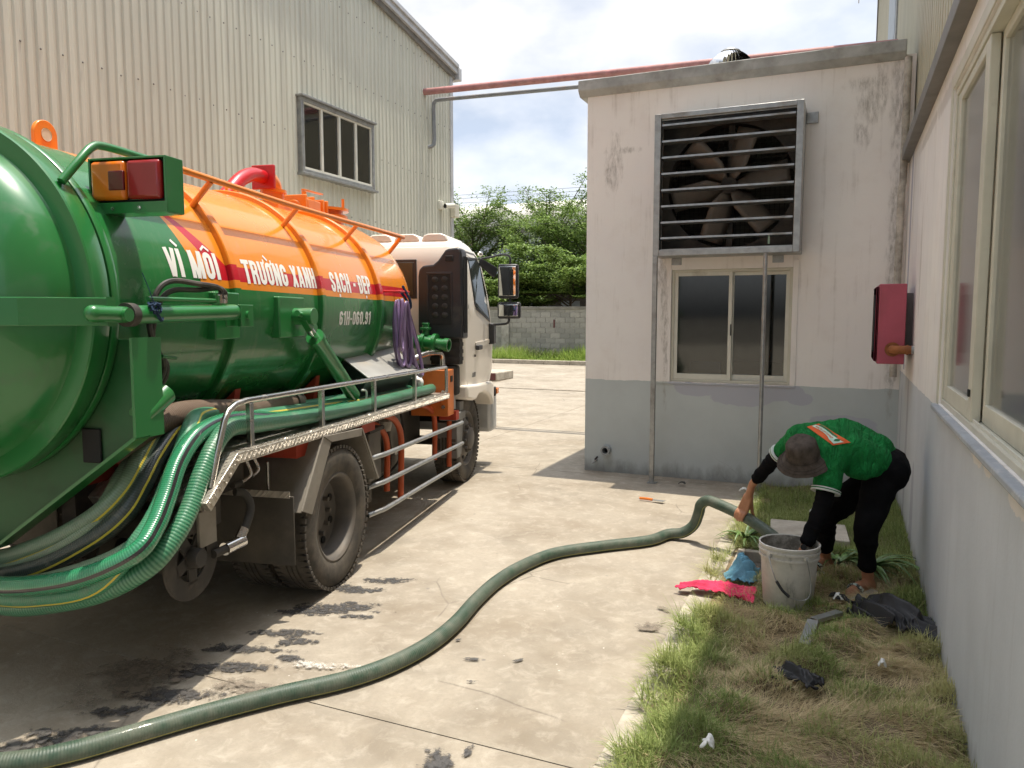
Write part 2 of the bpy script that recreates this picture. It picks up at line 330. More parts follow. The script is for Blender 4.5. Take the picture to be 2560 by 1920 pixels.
# --- truck
simple('green', (.020, .165, .040), .3, 0, var=.07, vs=2, dirt=(.055, .13, .06), damt=.18, ds=5, coat=.5)
simple('green_dark', (.015, .10, .03), .42, 0, var=.12, dirt=(.05, .07, .04), damt=.4)
simple('orange', (.80, .235, .018), .3, 0, var=.06, vs=3, dirt=(.55, .16, .03), damt=.15, coat=.5)
simple('orange_dull', (.62, .17, .03), .5, 0, var=.12, dirt=(.35, .14, .05), damt=.35)
simple('red', (.50, .012, .018), .3, 0, var=.08, coat=.4); simple('red_frame', (.40, .045, .02), .6, 0, var=.2, dirt=(.12, .06, .04), damt=.5)
simple('lettering', (.82, .80, .76), .5, 0, var=.04)
simple('cab_white', (.80, .745, .66), .32, 0, var=.03, vs=2, dirt=(.66, .59, .49), damt=.15, coat=.5)
g = NT('tank_paint'); c = g.coord(); s = g.sep(c); u, yy, zz = s[0], s[1], s[2]
ay = g.m_('ABSOLUTE', g.m_('SUBTRACT', yy, 1.1)); az = g.m_('SUBTRACT', zz, 1.855); an = g.m_('MULTIPLY', g.m_('ARCTAN2', az, ay), 180/math.pi)
edge = g.m_('SUBTRACT', 6.6, g.m_('MULTIPLY', g.m_('ADD', u, .6), .85))
um = g.m_('SUBTRACT', -.942, g.m_('MULTIPLY', g.m_('SUBTRACT', an, 7), .0055))
org = g.m_('MULTIPLY', g.m_('GREATER_THAN', an, edge), g.m_('GREATER_THAN', u, um))
lo = g.m_('ADD', edge, 3.1); hi = g.m_('ADD', edge, 9.4)
band = g.m_('MULTIPLY', g.m_('MULTIPLY', g.m_('GREATER_THAN', an, lo), g.m_('LESS_THAN', an, hi)), g.m_('LESS_THAN', u, g.m_('SUBTRACT', 2.22, g.m_('MULTIPLY', g.m_('SUBTRACT', an, 5), .009))))
band = g.m_('MULTIPLY', band, g.m_('GREATER_THAN', u, g.m_('ADD', um, .13)))
dg = g.m_('SUBTRACT', u, g.m_('SUBTRACT', -.775, g.m_('MULTIPLY', g.m_('SUBTRACT', an, 16.5), .0142)))
wd = g.m_('SUBTRACT', .075, g.m_('MULTIPLY', g.m_('SUBTRACT', an, 16), .0024))
diag = g.m_('MULTIPLY', g.m_('LESS_THAN', g.m_('ABSOLUTE', dg), wd), g.m_('GREATER_THAN', an, 14)); diag = g.m_('MULTIPLY', diag, g.m_('LESS_THAN', an, 46))
redm = g.m_('MULTIPLY', g.m_('MAXIMUM', band, diag), org)
n = g.noise(c, 2.2, 6); dn = g.ramp(g.noise(c, 5, 8, .65), .6, .85)
base = g.mix(org, g.mix(n, (.017, .150, .036), (.024, .185, .046)), g.mix(n, (.76, .235, .016), (.86, .285, .026)))
base = g.mix(redm, base, (.52, .012, .025)); dst = g.ramp(g.noise(g.map(c, (7,7,.7)), 2.2, 7, .7), .52, .8); base = g.mix(g.m_('MULTIPLY', g.m_('MAXIMUM', dn, dst), .17), base, (.34, .30, .24))
g.set(Base_Color=base, Roughness=g.m_('MULTIPLY_ADD', dn, .2, .24)); g.p.inputs['Coat Weight'].default_value = .5; g.p.inputs['Coat Roughness'].default_value = .06
g.bump(g.noise(c, 3.5, 3), .05, .02)
simple('tyre', (.042, .038, .033), .85, 0, var=.25, vs=10, dirt=(.15, .125, .095), damt=.8, ds=6)
simple('rim', (.12, .11, .10), .6, .2, var=.2, dirt=(.16, .13, .10), damt=.6)
simple('fender', (.23, .21, .18), .7, 0, var=.15, vs=5, dirt=(.15, .125, .095), damt=.5)
simple('flap', (.065, .058, .048), .85, 0, var=.25, vs=4, dirt=(.13, .11, .085), damt=.5)
simple('chassis', (.04, .036, .032), .75, .1, var=.3, dirt=(.11, .09, .07), damt=.6)
simple('engine', (.15, .135, .115), .7, .2, var=.3, dirt=(.06, .05, .04), damt=.6)
g = NT('checker'); c = g.coord(); n = g.noise(c, 20, 6)
s = g.sep(c); k = 26
wv = g.m_('MULTIPLY', g.m_('SINE', g.m_('MULTIPLY', g.m_('ADD', s[0], g.m_('ADD', s[1], s[2])), k*math.pi*2)), g.m_('SINE', g.m_('MULTIPLY', g.m_('SUBTRACT', s[0], g.m_('ADD', s[1], s[2])), k*math.pi*.5)))
g.set(Base_Color=g.mix(g.ramp(n, .3, .7), (.42, .39, .34), (.62, .58, .52)), Metallic=.75, Roughness=.42); g.bump(g.ramp(wv, .25, .6), 1.0, .012)
simple('sheet', (.36, .355, .34), .5, .35, var=.12, vs=4, dirt=(.42, .35, .27), damt=.3)
simple('amber', (.75, .18, .01), .25, coat=.5); simple('lens_red', (.28, .008, .012), .2, coat=.6); simple('lens_dark', (.13, .008, .012), .25, coat=.4)
# --- hoses: UV.x = length in metres, UV.y = angle
def hose(name, col, col2, pitch=.011, stripe=None, scol=(.65, .5, .05), sw=.018, dirt=.3, rough=.35, rings=.5, shine=.3):
    g = NT(name); uv = g.sep(g.coord('UV')); c = g.coord()
    w_ = g.m_('MULTIPLY_ADD', g.m_('SINE', g.m_('MULTIPLY', uv[0], 2*math.pi/pitch)), .5, .5)
    b = g.mix(g.m_('MULTIPLY', w_, rings), col, col2)
    d = g.ramp(g.noise(c, 9, 8, .7), .62-.3*dirt, .82); b = g.mix(g.m_('MULTIPLY', d, .7), b, (.22, .21, .17))
    d2 = g.ramp(g.noise(g.map(c, (1,1,1), (3,1,2)), 2.3, 6), .45, .7); b = g.mix(g.m_('MULTIPLY', d2, .35), b, tuple(v*.55 for v in col))
    for st, sc_ in (stripe or []):
        b = g.mix(g.m_('COMPARE', uv[1], st, sw), b, sc_)
    g.set(Base_Color=b, Roughness=g.m_('MULTIPLY_ADD', d, .3, rough)); g.p.inputs['Coat Weight'].default_value = shine
    g.bump(w_, .35, .003); return g
Y_ = (.62, .50, .06); K_ = (.02, .018, .022)
hose('hose_shiny', (.018, .185, .082), (.075, .33, .18), stripe=[(.86, K_)], rough=.22, dirt=.12, shine=.8, sw=.03)
hose('hose_rib', (.018, .145, .072), (.12, .30, .18), pitch=.016, rings=.9, rough=.35, dirt=.3)
hose('hose_yellow', (.16, .26, .17), (.30, .38, .26), stripe=[(.87, Y_)], dirt=.5)
hose('hose_yellow2', (.12, .20, .13), (.22, .30, .20), stripe=[(.85, Y_)], dirt=.45)
hose('hose_black', (.02, .035, .032), (.05, .07, .06), stripe=[(.86, Y_)], dirt=.3)
hose('hose_grey', (.13, .21, .14), (.25, .32, .22), dirt=.45)
hose('hose_green', (.04, .21, .115), (.10, .30, .17), stripe=[(.84, Y_)], dirt=.45, rings=.4)
hose('hose_board', (.035, .19, .095), (.07, .27, .14), dirt=.5, rings=.3)
hose('hose_ground', (.028, .062, .04), (.055, .092, .06), pitch=.012, dirt=.85, rings=.45, stripe=[(.34, (.30, .29, .10))], sw=.012, shine=.1, rough=.5)
hose('hose_brown', (.125, .085, .062), (.155, .11, .08), dirt=.3, rings=.25, shine=0, rough=.75)
simple('purple', (.22, .15, .30), .3, var=.3, vs=7, coat=.4); simple('purple_dark', (.11, .06, .14), .35, var=.3, vs=7, coat=.3)
simple('hydraulic', (.03, .028, .025), .5, var=.4, vs=30, dirt=(.13, .11, .09), damt=.5, ds=12); simple('orange_hose', (.50, .085, .02), .5, var=.15, dirt=(.22, .09, .05), damt=.4)
# --- small things
g = NT('bucket_plastic'); c = g.coord(); n = g.noise(c, 6, 8, .7); n2 = g.noise(g.map(c, (5,5,1.2)), 4, 8, .7)
b = g.mix(g.ramp(n, .35, .7), (.64, .62, .57), (.46, .44, .40)); b = g.mix(g.m_('MULTIPLY', g.ramp(n2, .55, .72), .8), b, (.12, .115, .10))
g.set(Base_Color=b, Roughness=.6); g.bump(n, .15, .004)
g = NT('bucket_inside'); c = g.coord(); n = g.noise(c, 14, 8, .7); g.set(Base_Color=g.mix(g.ramp(n, .4, .62), (.13, .12, .10), (.42, .40, .35)), Roughness=.7)
simple('towel_pink', (.62, .055, .12), .95, var=.18, vs=20, bump=.6, bs=260, spec=.1); simple('towel_blue', (.12, .27, .36), .95, var=.25, vs=20, bump=.6, bs=260, spec=.1)
simple('towel_navy', (.03, .05, .09), .95, spec=.1)
simple('sheet_black', (.010, .010, .012), .5, spec=.4, var=.3, vs=20, bump=.3, bs=80)
simple('stick', (.36, .22, .11), .8, var=.25, vs=20); simple('white_litter', (.70, .70, .67), .6)
simple('leaf_blade', (.10, .19, .045), .45, var=.35, vs=14)
simple('skin', (.40, .185, .10), .5, var=.12, vs=18, bump=.15, bs=140)
simple('shirt_green', (.014, .20, .050), .9, var=.14, vs=9, bump=.35, bs=420, spec=.15); shg = MT['shirt_green']; gg = NT.__new__(NT); gg.m = shg; gg.t = shg.node_tree; gg.p = [n for n in gg.t.nodes if n.type == 'BSDF_PRINCIPLED'][0]; cc = gg.coord(); wvn = gg.noise(gg.map(cc, (9,2.2,3.2)), 2.4, 5, .55, 1.4); gg.bump(gg.ramp(wvn, .35, .65), .9, .035)
simple('cuff_white', (.62, .64, .62), .9, spec=.1); simple('cuff_green', (.012, .13, .035), .9, spec=.1)
simple('black_cloth', (.0065, .0065, .0075), .95, var=.3, vs=12, bump=.35, bs=400, spec=.08); simple('brown_belt', (.045, .026, .02), .8)
simple('hat_cloth', (.085, .070, .060), .97, var=.3, vs=26, dirt=(.03, .025, .02), damt=.5, bump=.6, bs=180, spec=.08)
simple('logo_orange', (.62, .105, .02), .85); simple('logo_mint', (.50, .72, .60), .85); simple('logo_green', (.015, .14, .05), .85)
g = NT('sandal'); c = g.coord(); g.set(Base_Color=g.mix(g.ramp(g.noise(c, 45, 2), .5, .53), (.02, .03, .03), (.45, .55, .5)), Roughness=.6)
g = NT('block'); c = g.coord(); oi = g.t.nodes.new('ShaderNodeObjectInfo'); n = g.noise(c, 6, 7, .65)
b = g.mix(oi.outputs['Random'], (.27, .27, .25), (.40, .39, .36)); b = g.mix(g.m_('MULTIPLY', g.ramp(n, .5, .75), .5), b, (.20, .20, .18)); g.set(Base_Color=b, Roughness=.95)
simple('mortar', (.40, .39, .36), .95, var=.2, vs=8, dirt=(.16, .15, .12), damt=.4)
simple('cap_stone', (.30, .29, .26), .95, var=.25, vs=6, dirt=(.07, .065, .05), damt=.8)
simple('bark', (.11, .085, .06), .9, var=.3, vs=20)
simple('far_roof', (.62, .60, .55), .6, var=.08); simple('far_wall', (.44, .43, .40), .8, var=.15); simple('far_dark', (.14, .13, .12), .9, var=.2); simple('far_slate', (.40, .45, .50), .6)
simple('sill_grey', (.36, .385, .42), .85, var=.12, vs=9, dirt=(.70, .67, .63), damt=.2, ds=12)
simple('red_mark', (.12, .045, .045), .9)
g = NT('leaf'); oi = g.t.nodes.new('ShaderNodeAttribute'); oi.attribute_name = 'tint'
g.set(Base_Color=oi.outputs['Color'], Roughness=.5); g.p.inputs['Specular IOR Level'].default_value = .3
tr = g.t.nodes.new('ShaderNodeBsdfTranslucent'); g.link(oi.outputs['Color'], tr.inputs[0]); ms = g.t.nodes.new('ShaderNodeMixShader'); ms.inputs[0].default_value = .35
g.link(g.p.outputs[0], ms.inputs[1]); g.link(tr.outputs[0], ms.inputs[2]); g.link(ms.outputs[0], g.out.inputs[0])
# ================================================================== SETTING: ground
m = MB(); m.add([(-400,-300,-.04),(400,-300,-.04),(400,700,-.04),(-400,700,-.04)], [(0,1,2,3)])
ground = struct(m.build('ground', 'joint', smooth=False))
yard = struct(MB().add([(-60,-30,-.02),(-.86,-30,-.02),(-.86,25.7,-.02),(-60,25.7,-.02)], [(0,1,2,3)]).build('yard', 'joint', smooth=False))
xs = [-60, -40, -28, -20, -16.2, -12.4, -8.55, -4.7, -.858]; ys = [-30, -16, -8, -2.6, 2.735, 8.16, 12.6, 16.9, 17.12, 21.4, 25.72]
for i in range(len(xs)-1):
    for j in range(len(ys)-1):
        gq = .0035; m = MB(); m.box(xs[i]+gq, xs[i+1]-(gq if i < len(xs)-2 else 0), ys[j]+gq, ys[j+1]-gq, -.03, (0 if j != 7 else -.012))
        m.build('concrete_slab', 'concrete', yard, smooth=False)
for j, (a, b) in enumerate(((12.6, 25.7),)):   # the yard goes on round the back of the fan house
    MB().box(-.85, 14, 12.7, 25.7, -.03, 0).build('concrete_slab', 'concrete', yard, smooth=False)
def blob_mesh(cx, cy, rx, ry, rot, seed, z=.004, n=56, rag=.5):
    r = random.Random(seed); ph = [r.uniform(0, 6.28) for _ in range(9)]; am = [r.uniform(.3, 1)/k**.75 for k in range(1, 10)]
    P = []
    for k in range(n):
        t = 2*math.pi*k/n; s = 1+rag*.5*sum(a*math.sin((i+2)*t+p) for i, (a, p) in enumerate(zip(am, ph)))/1.6
        s = max(.25, s); x, y = rx*s*math.cos(t), ry*s*math.sin(t)
        P.append((cx+x*math.cos(rot)-y*math.sin(rot), cy+x*math.sin(rot)+y*math.cos(rot), z))
    P.append((cx, cy, z)); return MB().add(P, [(k, (k+1) % n, n) for k in range(n)], [[(1,0), (1,0), (0,0)] for k in range(n)])
tars = [(-2.80,4.25,.20,.055,.5), (-2.90,4.02,.17,.06,.3), (-2.78,3.74,.26,.075,.35), (-2.95,3.58,.14,.05,.2), (-2.62,3.66,.1,.03,.4), (-2.86,3.30,.19,.05,.3), (-2.70,3.24,.12,.035,.2), (-2.90,3.05,.22,.055,.35), (-2.62,3.05,.1,.03,.2),
        (-2.80,2.86,.26,.05,.25), (-2.98,2.70,.15,.05,.5), (-2.86,2.52,.20,.06,.4), (-2.96,2.32,.18,.05,.5), (-2.98,2.10,.22,.05,.4), (-3.10,1.95,.15,.05,.4), (-1.44,2.55,.07,.10,.6), (-1.36,2.66,.03,.05,.2), (-1.72,3.42,.05,.015,.2), (-1.5,3.5,.04,.012,1), (-1.62,3.2,.03,.01,.4), (-1.9,3.6,.025,.012,.9)]
for i, (x, y, a, b, r) in enumerate(tars): blob_mesh(x, y, a*1.5, b*1.9, r, 40+i, rag=.5, z=.003+.0004*i).build('tar_patch', 'tar', yard, smooth=False)
for i, (x, y, a, b, r) in enumerate([(-2.45,3.02,.20,.08,.3), (-2.25,3.1,.10,.04,.3)]): blob_mesh(x, y, a, b, r, 90+i, rag=.6, z=.012+.0005*i).build('whitewash_patch', 'whitewash', yard, smooth=False)
for i, (x, y, a, b, r) in enumerate([(-2.55,2.72,.34,.13,.3), (-.97,4.20,.12,.2,-.4), (-.95,4.50,.08,.07,0), (-3.15,2.6,.4,.5,.2)]): blob_mesh(x, y, a, b, r, 120+i, rag=.6, z=.0145+.0005*i).build('damp_patch', 'damp', yard, smooth=False)
# edging strip along the bed, stone by stone
edging = struct(MB().box(-.86, -.705, -4, 8.3, -.05, -.012).build('bed_edging', 'joint', smooth=False))
y = -4.0
while y < 8.2:
    MB().box(-.856, -.71, y+.004, min(y+1.13, 8.3)-.004, -.02, .012+rnd.uniform(-.003, .004)).build('edging_stone', 'kerb', edging, bevel=.006)
    y += 1.13
# bed soil with the open pit left out
m = MB(); X0, X1, Y0, Y1 = -.71, .56, -4.0, 8.34; nx, ny = 32, 250
def soil_z(x, y): return .012+.035*(math.sin(x*5.1+y*1.7)*.5+math.sin(x*9.3-y*4.1+1)*.3+math.sin(y*7.7+x*2)*.2)*min(1, max(0, (x+.71)*8))+.02*max(0, min(1, (x+.5)*1.5))
def in_pit(x, y): return -.68 < x < -.10 and 5.16 < y < 5.86
V = [(X0+(X1-X0)*i/nx, Y0+(Y1-Y0)*j/ny, soil_z(X0+(X1-X0)*i/nx, Y0+(Y1-Y0)*j/ny)) for j in range(ny+1) for i in range(nx+1)]
F = []
for j in range(ny):
    for i in range(nx):
        cx, cy = X0+(X1-X0)*(i+.5)/nx, Y0+(Y1-Y0)*(j+.5)/ny
        if not in_pit(cx, cy): F.append((j*(nx+1)+i, j*(nx+1)+i+1, (j+1)*(nx+1)+i+1, (j+1)*(nx+1)+i))
bed = struct(m.add(V, F).build('soil', 'soil'))
# far kerb, verge and hills of the setting
fk = struct(MB().box(-40, 6, 25.75, 25.93, -.03, .10).build('far_kerb', 'joint', smooth=False))
x = -40.0
while x < 6:
    MB().box(x+.006, x+.994, 25.74, 25.94, -.02, .15+rnd.uniform(-.008, .008)).build('kerb_stone', 'kerb', fk, bevel=.012); x += 1.0
verge = struct(MB().box(-60, 20, 25.94, 60, -.03, .10).build('verge', 'soil', smooth=False))
# ================================================================== wall helper
def wall_holes(m, a0, a1, z0, z1, holes, put):
    """fills the rectangle a0..a1 x z0..z1 with boxes, leaving holes (a0,a1,z0,z1) open; put(a0,a1,z0,z1) adds one box"""
    A = sorted({a0, a1, *[h[0] for h in holes], *[h[1] for h in holes]})
    for i in range(len(A)-1):
        p, q = A[i], A[i+1]; hs = sorted([h for h in holes if h[0] <= p and h[1] >= q], key=lambda h: h[2]); z = z0
        for h in hs:
            if h[2] > z: put(p, q, z, h[2])
            z = h[3]
        if z < z1: put(p, q, z, z1)
# ================================================================== fan house
t = thing('fan_house', 'small cream and grey rendered flat-roofed block house carrying the big louvred fan', 'building')
FY = 8.34; m = MB()
win = (-1.745, -.505, 1.07, 2.285); fan_hole = (-1.80, -.50, 2.48, 3.80)
wall_holes(m, -2.72, .53, 0, 4.26, [win, fan_hole], lambda a, b, c, d: m.box(a, b, FY, FY+.2, c, d))
# weld the strips visually: one mesh, coplanar neighbours only share edges
m.box(-2.72, -2.52, FY+.2, 12.6, 0, 4.26); m.box(.22, .42, FY+.2, 12.6, 0, 4.26); m.box(-2.52, .22, 12.4, 12.6, 0, 4.26)
m.build('wall', 'house_wall', t, smooth=False)
m = MB(); m.prism([(-.08,4.385), (-.08,4.27), (-.02,4.215), (.30,4.215), (.30,4.385)], (-2.81, FY, 0), (0,1,0), (0,0,1), (3.25,0,0)); m.build('parapet', 'parapet', t, bevel=.01)
m = MB(); m.box(-2.81, -2.5, FY+.302, 12.68, 4.262, 4.38); m.box(.14, .44, FY+.302, 12.68, 4.262, 4.38); m.box(-2.498, .138, 12.4, 12.68, 4.262, 4.38); m.build('parapet', 'parapet', t, bevel=.01)
MB().box(-2.52, .22, FY+.2, 12.4, 4.1, 4.2).build('roof', 'parapet', t, smooth=False)
m = MB(); m.box(-2.52, .22, FY+.2, 12.4, .01, .03); m.build('floor', 'room', t, smooth=False)
m = MB(); m.box(-2.515, .215, 12.3, 12.39, .03, 4.1); m.build('inner_wall', 'room_light', t, smooth=False)
# window surround, frame, two sliding sashes
m = MB()
for a, b, c, d in ((-1.90, -1.745, 1.07, 2.42), (-.505, -.45, 1.07, 2.36), (-1.745, -.505, 2.285, 2.42), (-1.90, -.45, 1.045, 1.07)): m.box(a, b, FY-.012, FY+.01, c, d)
m.build('window_surround', 'house_wall', t, bevel=.004)
wdw = MB()
for a, b, c, d in ((-1.745, -1.715, 1.07, 2.285), (-.535, -.505, 1.07, 2.285), (-1.715, -.535, 2.255, 2.285), (-1.715, -.535, 1.07, 1.10)): wdw.box(a, b, FY+.01, FY+.11, c, d)
wo = wdw.build('window', 'cream_frame', t, bevel=.004)
for a, b, yy in ((-1.715, -1.105, FY+.02), (-1.13, -.535, FY+.065)):
    m = MB(); q = .038
    for r in ((a, a+q, 1.10, 2.255), (b-q, b, 1.10, 2.255), (a+q, b-q, 2.255-q, 2.255), (a+q, b-q, 1.10, 1.10+q*1.6)): m.box(r[0], r[1], yy, yy+.035, r[2], r[3])
    s_ = m.build('sash', 'white_frame', wo, bevel=.003)
    MB().box(a+q, b-q, yy+.014, yy+.019, 1.10+q*1.6, 2.255-q).build('pane', 'glass_house', wo, smooth=False)
MB().box(-1.118, -1.105, FY+.0, FY+.02, 1.58, 1.70).build('latch', 'black_plastic', wo, bevel=.003)
# what shows dimly through the glass
d = thing('desk', 'grey steel desk standing inside behind the sliding window', 'desk', (-.95, 9.6, .03))
MB().box(-.6, .7, -.3, .3, .72, .76).build('top', 'room_light', d, bevel=.005)
for sx in (-.55, .62):
    for sy in (-.25, .25): MB().box(sx, sx+.04, sy-.02, sy+.02, 0, .72).build('leg', 'dark', d)
MB().box(-.3, .3, .1, .13, .80, 1.2).build('monitor', 'dark', d, bevel=.01)
d = thing('plastic_chair', 'blue plastic chair back low behind the left window pane', 'chair', (-1.50, 8.95, .03))
MB().box(-.22, .22, -.22, .22, .42, .46).build('seat', 'blue_plastic', d, bevel=.02); MB().prism([(-.22,.46), (.22,.46), (.18,1.22), (-.18,1.22)], (0,.2,0), (1,0,0), (0,0,1), (0,.04,0)).build('backrest', 'blue_plastic', d, bevel=.015)
for sx in (-.19, .19):
    for sy in (-.19, .19): MB().cyl((sx, sy, 0), (sx*.9, sy*.9, .42), .02).build('leg', 'blue_plastic', d)
# waste pipe stub and tap on the wall
p = tag(MB().lathe([(.034,0), (.052,0), (.052,-.10), (.048,-.10)], (-2.45, FY-.095, .26), (0,-1,0), 24).lathe([(.034,-.09), (.034,.0)], (-2.45, FY-.095, .26), (0,-1,0), 24).build('waste_pipe', 'pvc'), 'open grey plastic waste pipe stub near the foot of the fan house', 'pipe')
p.location = (0, 0, 0)
MB().cyl((-2.45, FY-.004, .26), (-2.45, FY-.002, .26), .046).build('opening', 'dark', p)
tp = thing('wall_tap', 'small black tap on the wall below the waste pipe stub', 'tap', (-2.575, FY, .13))
MB().cyl((0, .0, 0), (0, -.07, 0), .012).cyl((0,-.06,0), (-.03,-.08,-.03), .010).build('spout', 'galv', tp); MB().bar((-.005,-.05,.012), (.03,-.06,.05), .02, .02).build('handle', 'black_plastic', tp, bevel=.004)
# ------------------------------------------------------------------ exhaust fan
t = thing('exhaust_fan', 'large square galvanised exhaust fan with open louvres above the sliding window', 'fan', (-1.15, 8.15, 0))
fx0, fx1, fz0, fz1 = -.72, .72, 2.41, 3.85; fy0, fy1 = -.20, .18
m = MB(); q = .065
for a, b, c, d in ((fx0, fx0+q, fz0, fz1), (fx1-q, fx1, fz0, fz1)): m.box(a, b, fy0, fy0+.03, c, d)
for c, d in ((fz1-.05, fz1), (fz0, fz0+.06)): m.box(fx0+q, fx1-q, fy0, fy0+.03, c, d)
m.build('front_frame', 'galv', t, bevel=.004)
for sx, w_ in ((fx0, .006), (fx1-.006, .006)): MB().box(sx, sx+w_, fy0+.032, fy1, fz0, fz1).build('side_panel', 'galv', t)
for sz in (fz0, fz1-.006): MB().box(fx0+.008, fx1-.008, fy0+.032, fy1, sz, sz+.006).build('side_panel', 'galv', t)
m = MB(); ZL = [3.735, 3.572, 3.409, 3.246, 3.080, 2.916, 2.750, 2.590]
slat = MB(); slat.bar((-.645, 0, 0), (.645, 0, 0), .115, .004, (0, .10, 1)); slat.bar((-.645, -.058, -.004), (.645, -.058, -.004), .006, .018, (0,0,1)); sm = slat.mesh('louvre'); sm.materials.append(MT['galv'])
for i, z in enumerate(ZL): inst(sm, 'louvre', t, (0, fy0+.075, z), (R(-6), 0, 0))
for z in (3.80, 2.47): MB().box(fx0+q+.002, fx1-q-.002, fy0+.034, fy0+.05, z-.012, z+.012).build('inner_rail', 'galv', t)
# shroud panel with round throat
m = MB(); n = 48; O_ = []; I_ = []
for k in range(n):
    a = 2*math.pi*k/n; cx, cz = math.cos(a), math.sin(a); s_ = .70/max(abs(cx), abs(cz)); O_.append((cx*s_, .12, 3.13+cz*s_)); I_.append((cx*.635, .12, 3.13+cz*.635))
J_ = [(x, .30, z) for x, _, z in I_]
m.add(O_+I_+J_, [(k, (k+1) % n, n+(k+1) % n, n+k) for k in range(n)]+[(n+k, n+(k+1) % n, 2*n+(k+1) % n, 2*n+k) for k in range(n)]); m.build('shroud', 'chassis', t)
bl = MB(); NB = 12
for sgn in (0,):
    V = []
    for i in range(NB+1):
        r = .07+(.595-.07)*i/NB; wd = .05+.075*min(1, i/3); tw = R(38-20*i/NB)
        for j in range(5):
            x = (j/4-.5)*2*wd; cv = .018*(1-(x/wd)**2)
            V.append((x*math.cos(tw), -x*math.sin(tw)-cv, r))
    F = [(i*5+j, i*5+j+1, (i+1)*5+j+1, (i+1)*5+j) for i in range(NB) for j in range(4)]
    bl.add(V, F)
bm_ = bl.mesh('blade'); bm_.materials.append(MT['fan_blade'])
for k in range(6):
    b_ = inst(bm_, 'blade', t, (0, .10, 3.13), (0, R(18+60*k), 0))
    s_ = b_.modifiers.new('thick', 'SOLIDIFY'); s_.thickness = .003
m = MB(); m.lathe([(.0,-.05), (.05,-.05), (.085,-.03), (.085,.03), (.0,.03)], (0,.10,3.13), (0,1,0), 24); m.build('hub', 'chassis', t)
m = MB()
for k in range(27):
    v = -.63+.0485*k; h = math.sqrt(max(0, .64**2-v*v))
    m.bar((v, .27, 3.13-h), (v, .27, 3.13+h), .003, .003); m.bar((-h, .272, 3.13+v), (h, .272, 3.13+v), .003, .003)
m.build('guard_mesh', 'chassis', t)
MB().box(-.03, .03, .20, .25, 2.5, 3.8).build('motor_strut', 'chassis', t)
for sx, sz in ((.725, 3.70), (-.60, 2.335), (.44, 2.335)):
    mm = MB(); mm.box(sx, sx+.11, .172, .188, sz, sz+.11 if sx > .7 else sz+.075); mm.build('bracket', 'galv', t, bevel=.004)
MB().box(.42, .44, -.17, -.15, 2.50, 2.60).build('chain_tag', 'hose_yellow', t)
m = MB(); m.box(-.72, -.672, fy0+.0, fy0+.048, .008, fz0-.002); m.build('post', 'galv', t, bevel=.004); MB().box(-.74, -.64, fy0-.02, fy0+.07, 0.001, .008).build('foot_plate', 'galv', t)
m = MB(); m.cyl((.405, fy0+.02, 0), (.405, fy0+.02, fz0-.002), .021); m.build('post', 'galv', t)
# ------------------------------------------------------------------ roof ventilator
t = thing('roof_ventilator', 'round turbine roof ventilator with curved steel vanes on the flat roof', 'ventilator', (-1.42, 10.0, 4.2))
MB().cyl((0,0,0), (0,0,.28), .2, .2, 24).build('neck', 'stainless', t)
fin = MB(); V = []
for i in range(13):
    a = math.pi*(.10+.82*i/12); r = .29*math.sin(a)+.01; z = .55+.30*math.cos(a)
    V += [(r, 0, z), (r*.90, .035, z)]
fin.add(V, [(2*i, 2*i+1, 2*i+3, 2*i+2) for i in range(12)]); fm = fin.mesh('vane'); fm.materials.append(MT['chrome'])
for k in range(36): inst(fm, 'vane', t, (0,0,0), (0,0,2*math.pi*k/36))
MB().lathe([(0,.87), (.09,.865), (.12,.84)], n=24).build('cap', 'stainless', t); MB().ball((0,0,.55), (.24,.24,.26)).build('core', 'dark', t)
# ================================================================== pipes across the gap
tag(MB().tube([(.50,11.44,5.33), (-3.0,11.44,5.42), (-6.62,11.44,5.52)], .054, 16).build('fire_pipe', 'pipe_red'), 'faded red pipe crossing the gap from the roof to the corrugated wall', 'pipe')
tag(MB().tube([(.1,11.58,5.20), (-2.9,11.58,5.30), (-6.36,11.58,5.405), (-6.46,11.58,5.40), (-6.50,11.58,5.36), (-6.51,11.585,5.26), (-6.52,11.62,4.78), (-6.53,11.62,4.69), (-6.56,11.60,4.655), (-6.62,11.58,4.65)], .034, 12).build('conduit_pipe', 'pipe_grey'), 'thin grey conduit under the red pipe, bent down beside the corner', 'pipe')
for x in (-2.2, -.6): tag(MB().box(x-.03, x+.03, 11.36, 11.66, 4.2, 5.33).build('pipe_support', 'galv'), 'steel post on the flat roof carrying the red pipe, %s one' % ('left' if x < -1 else 'right'), 'support', 'pipe supports on the roof')
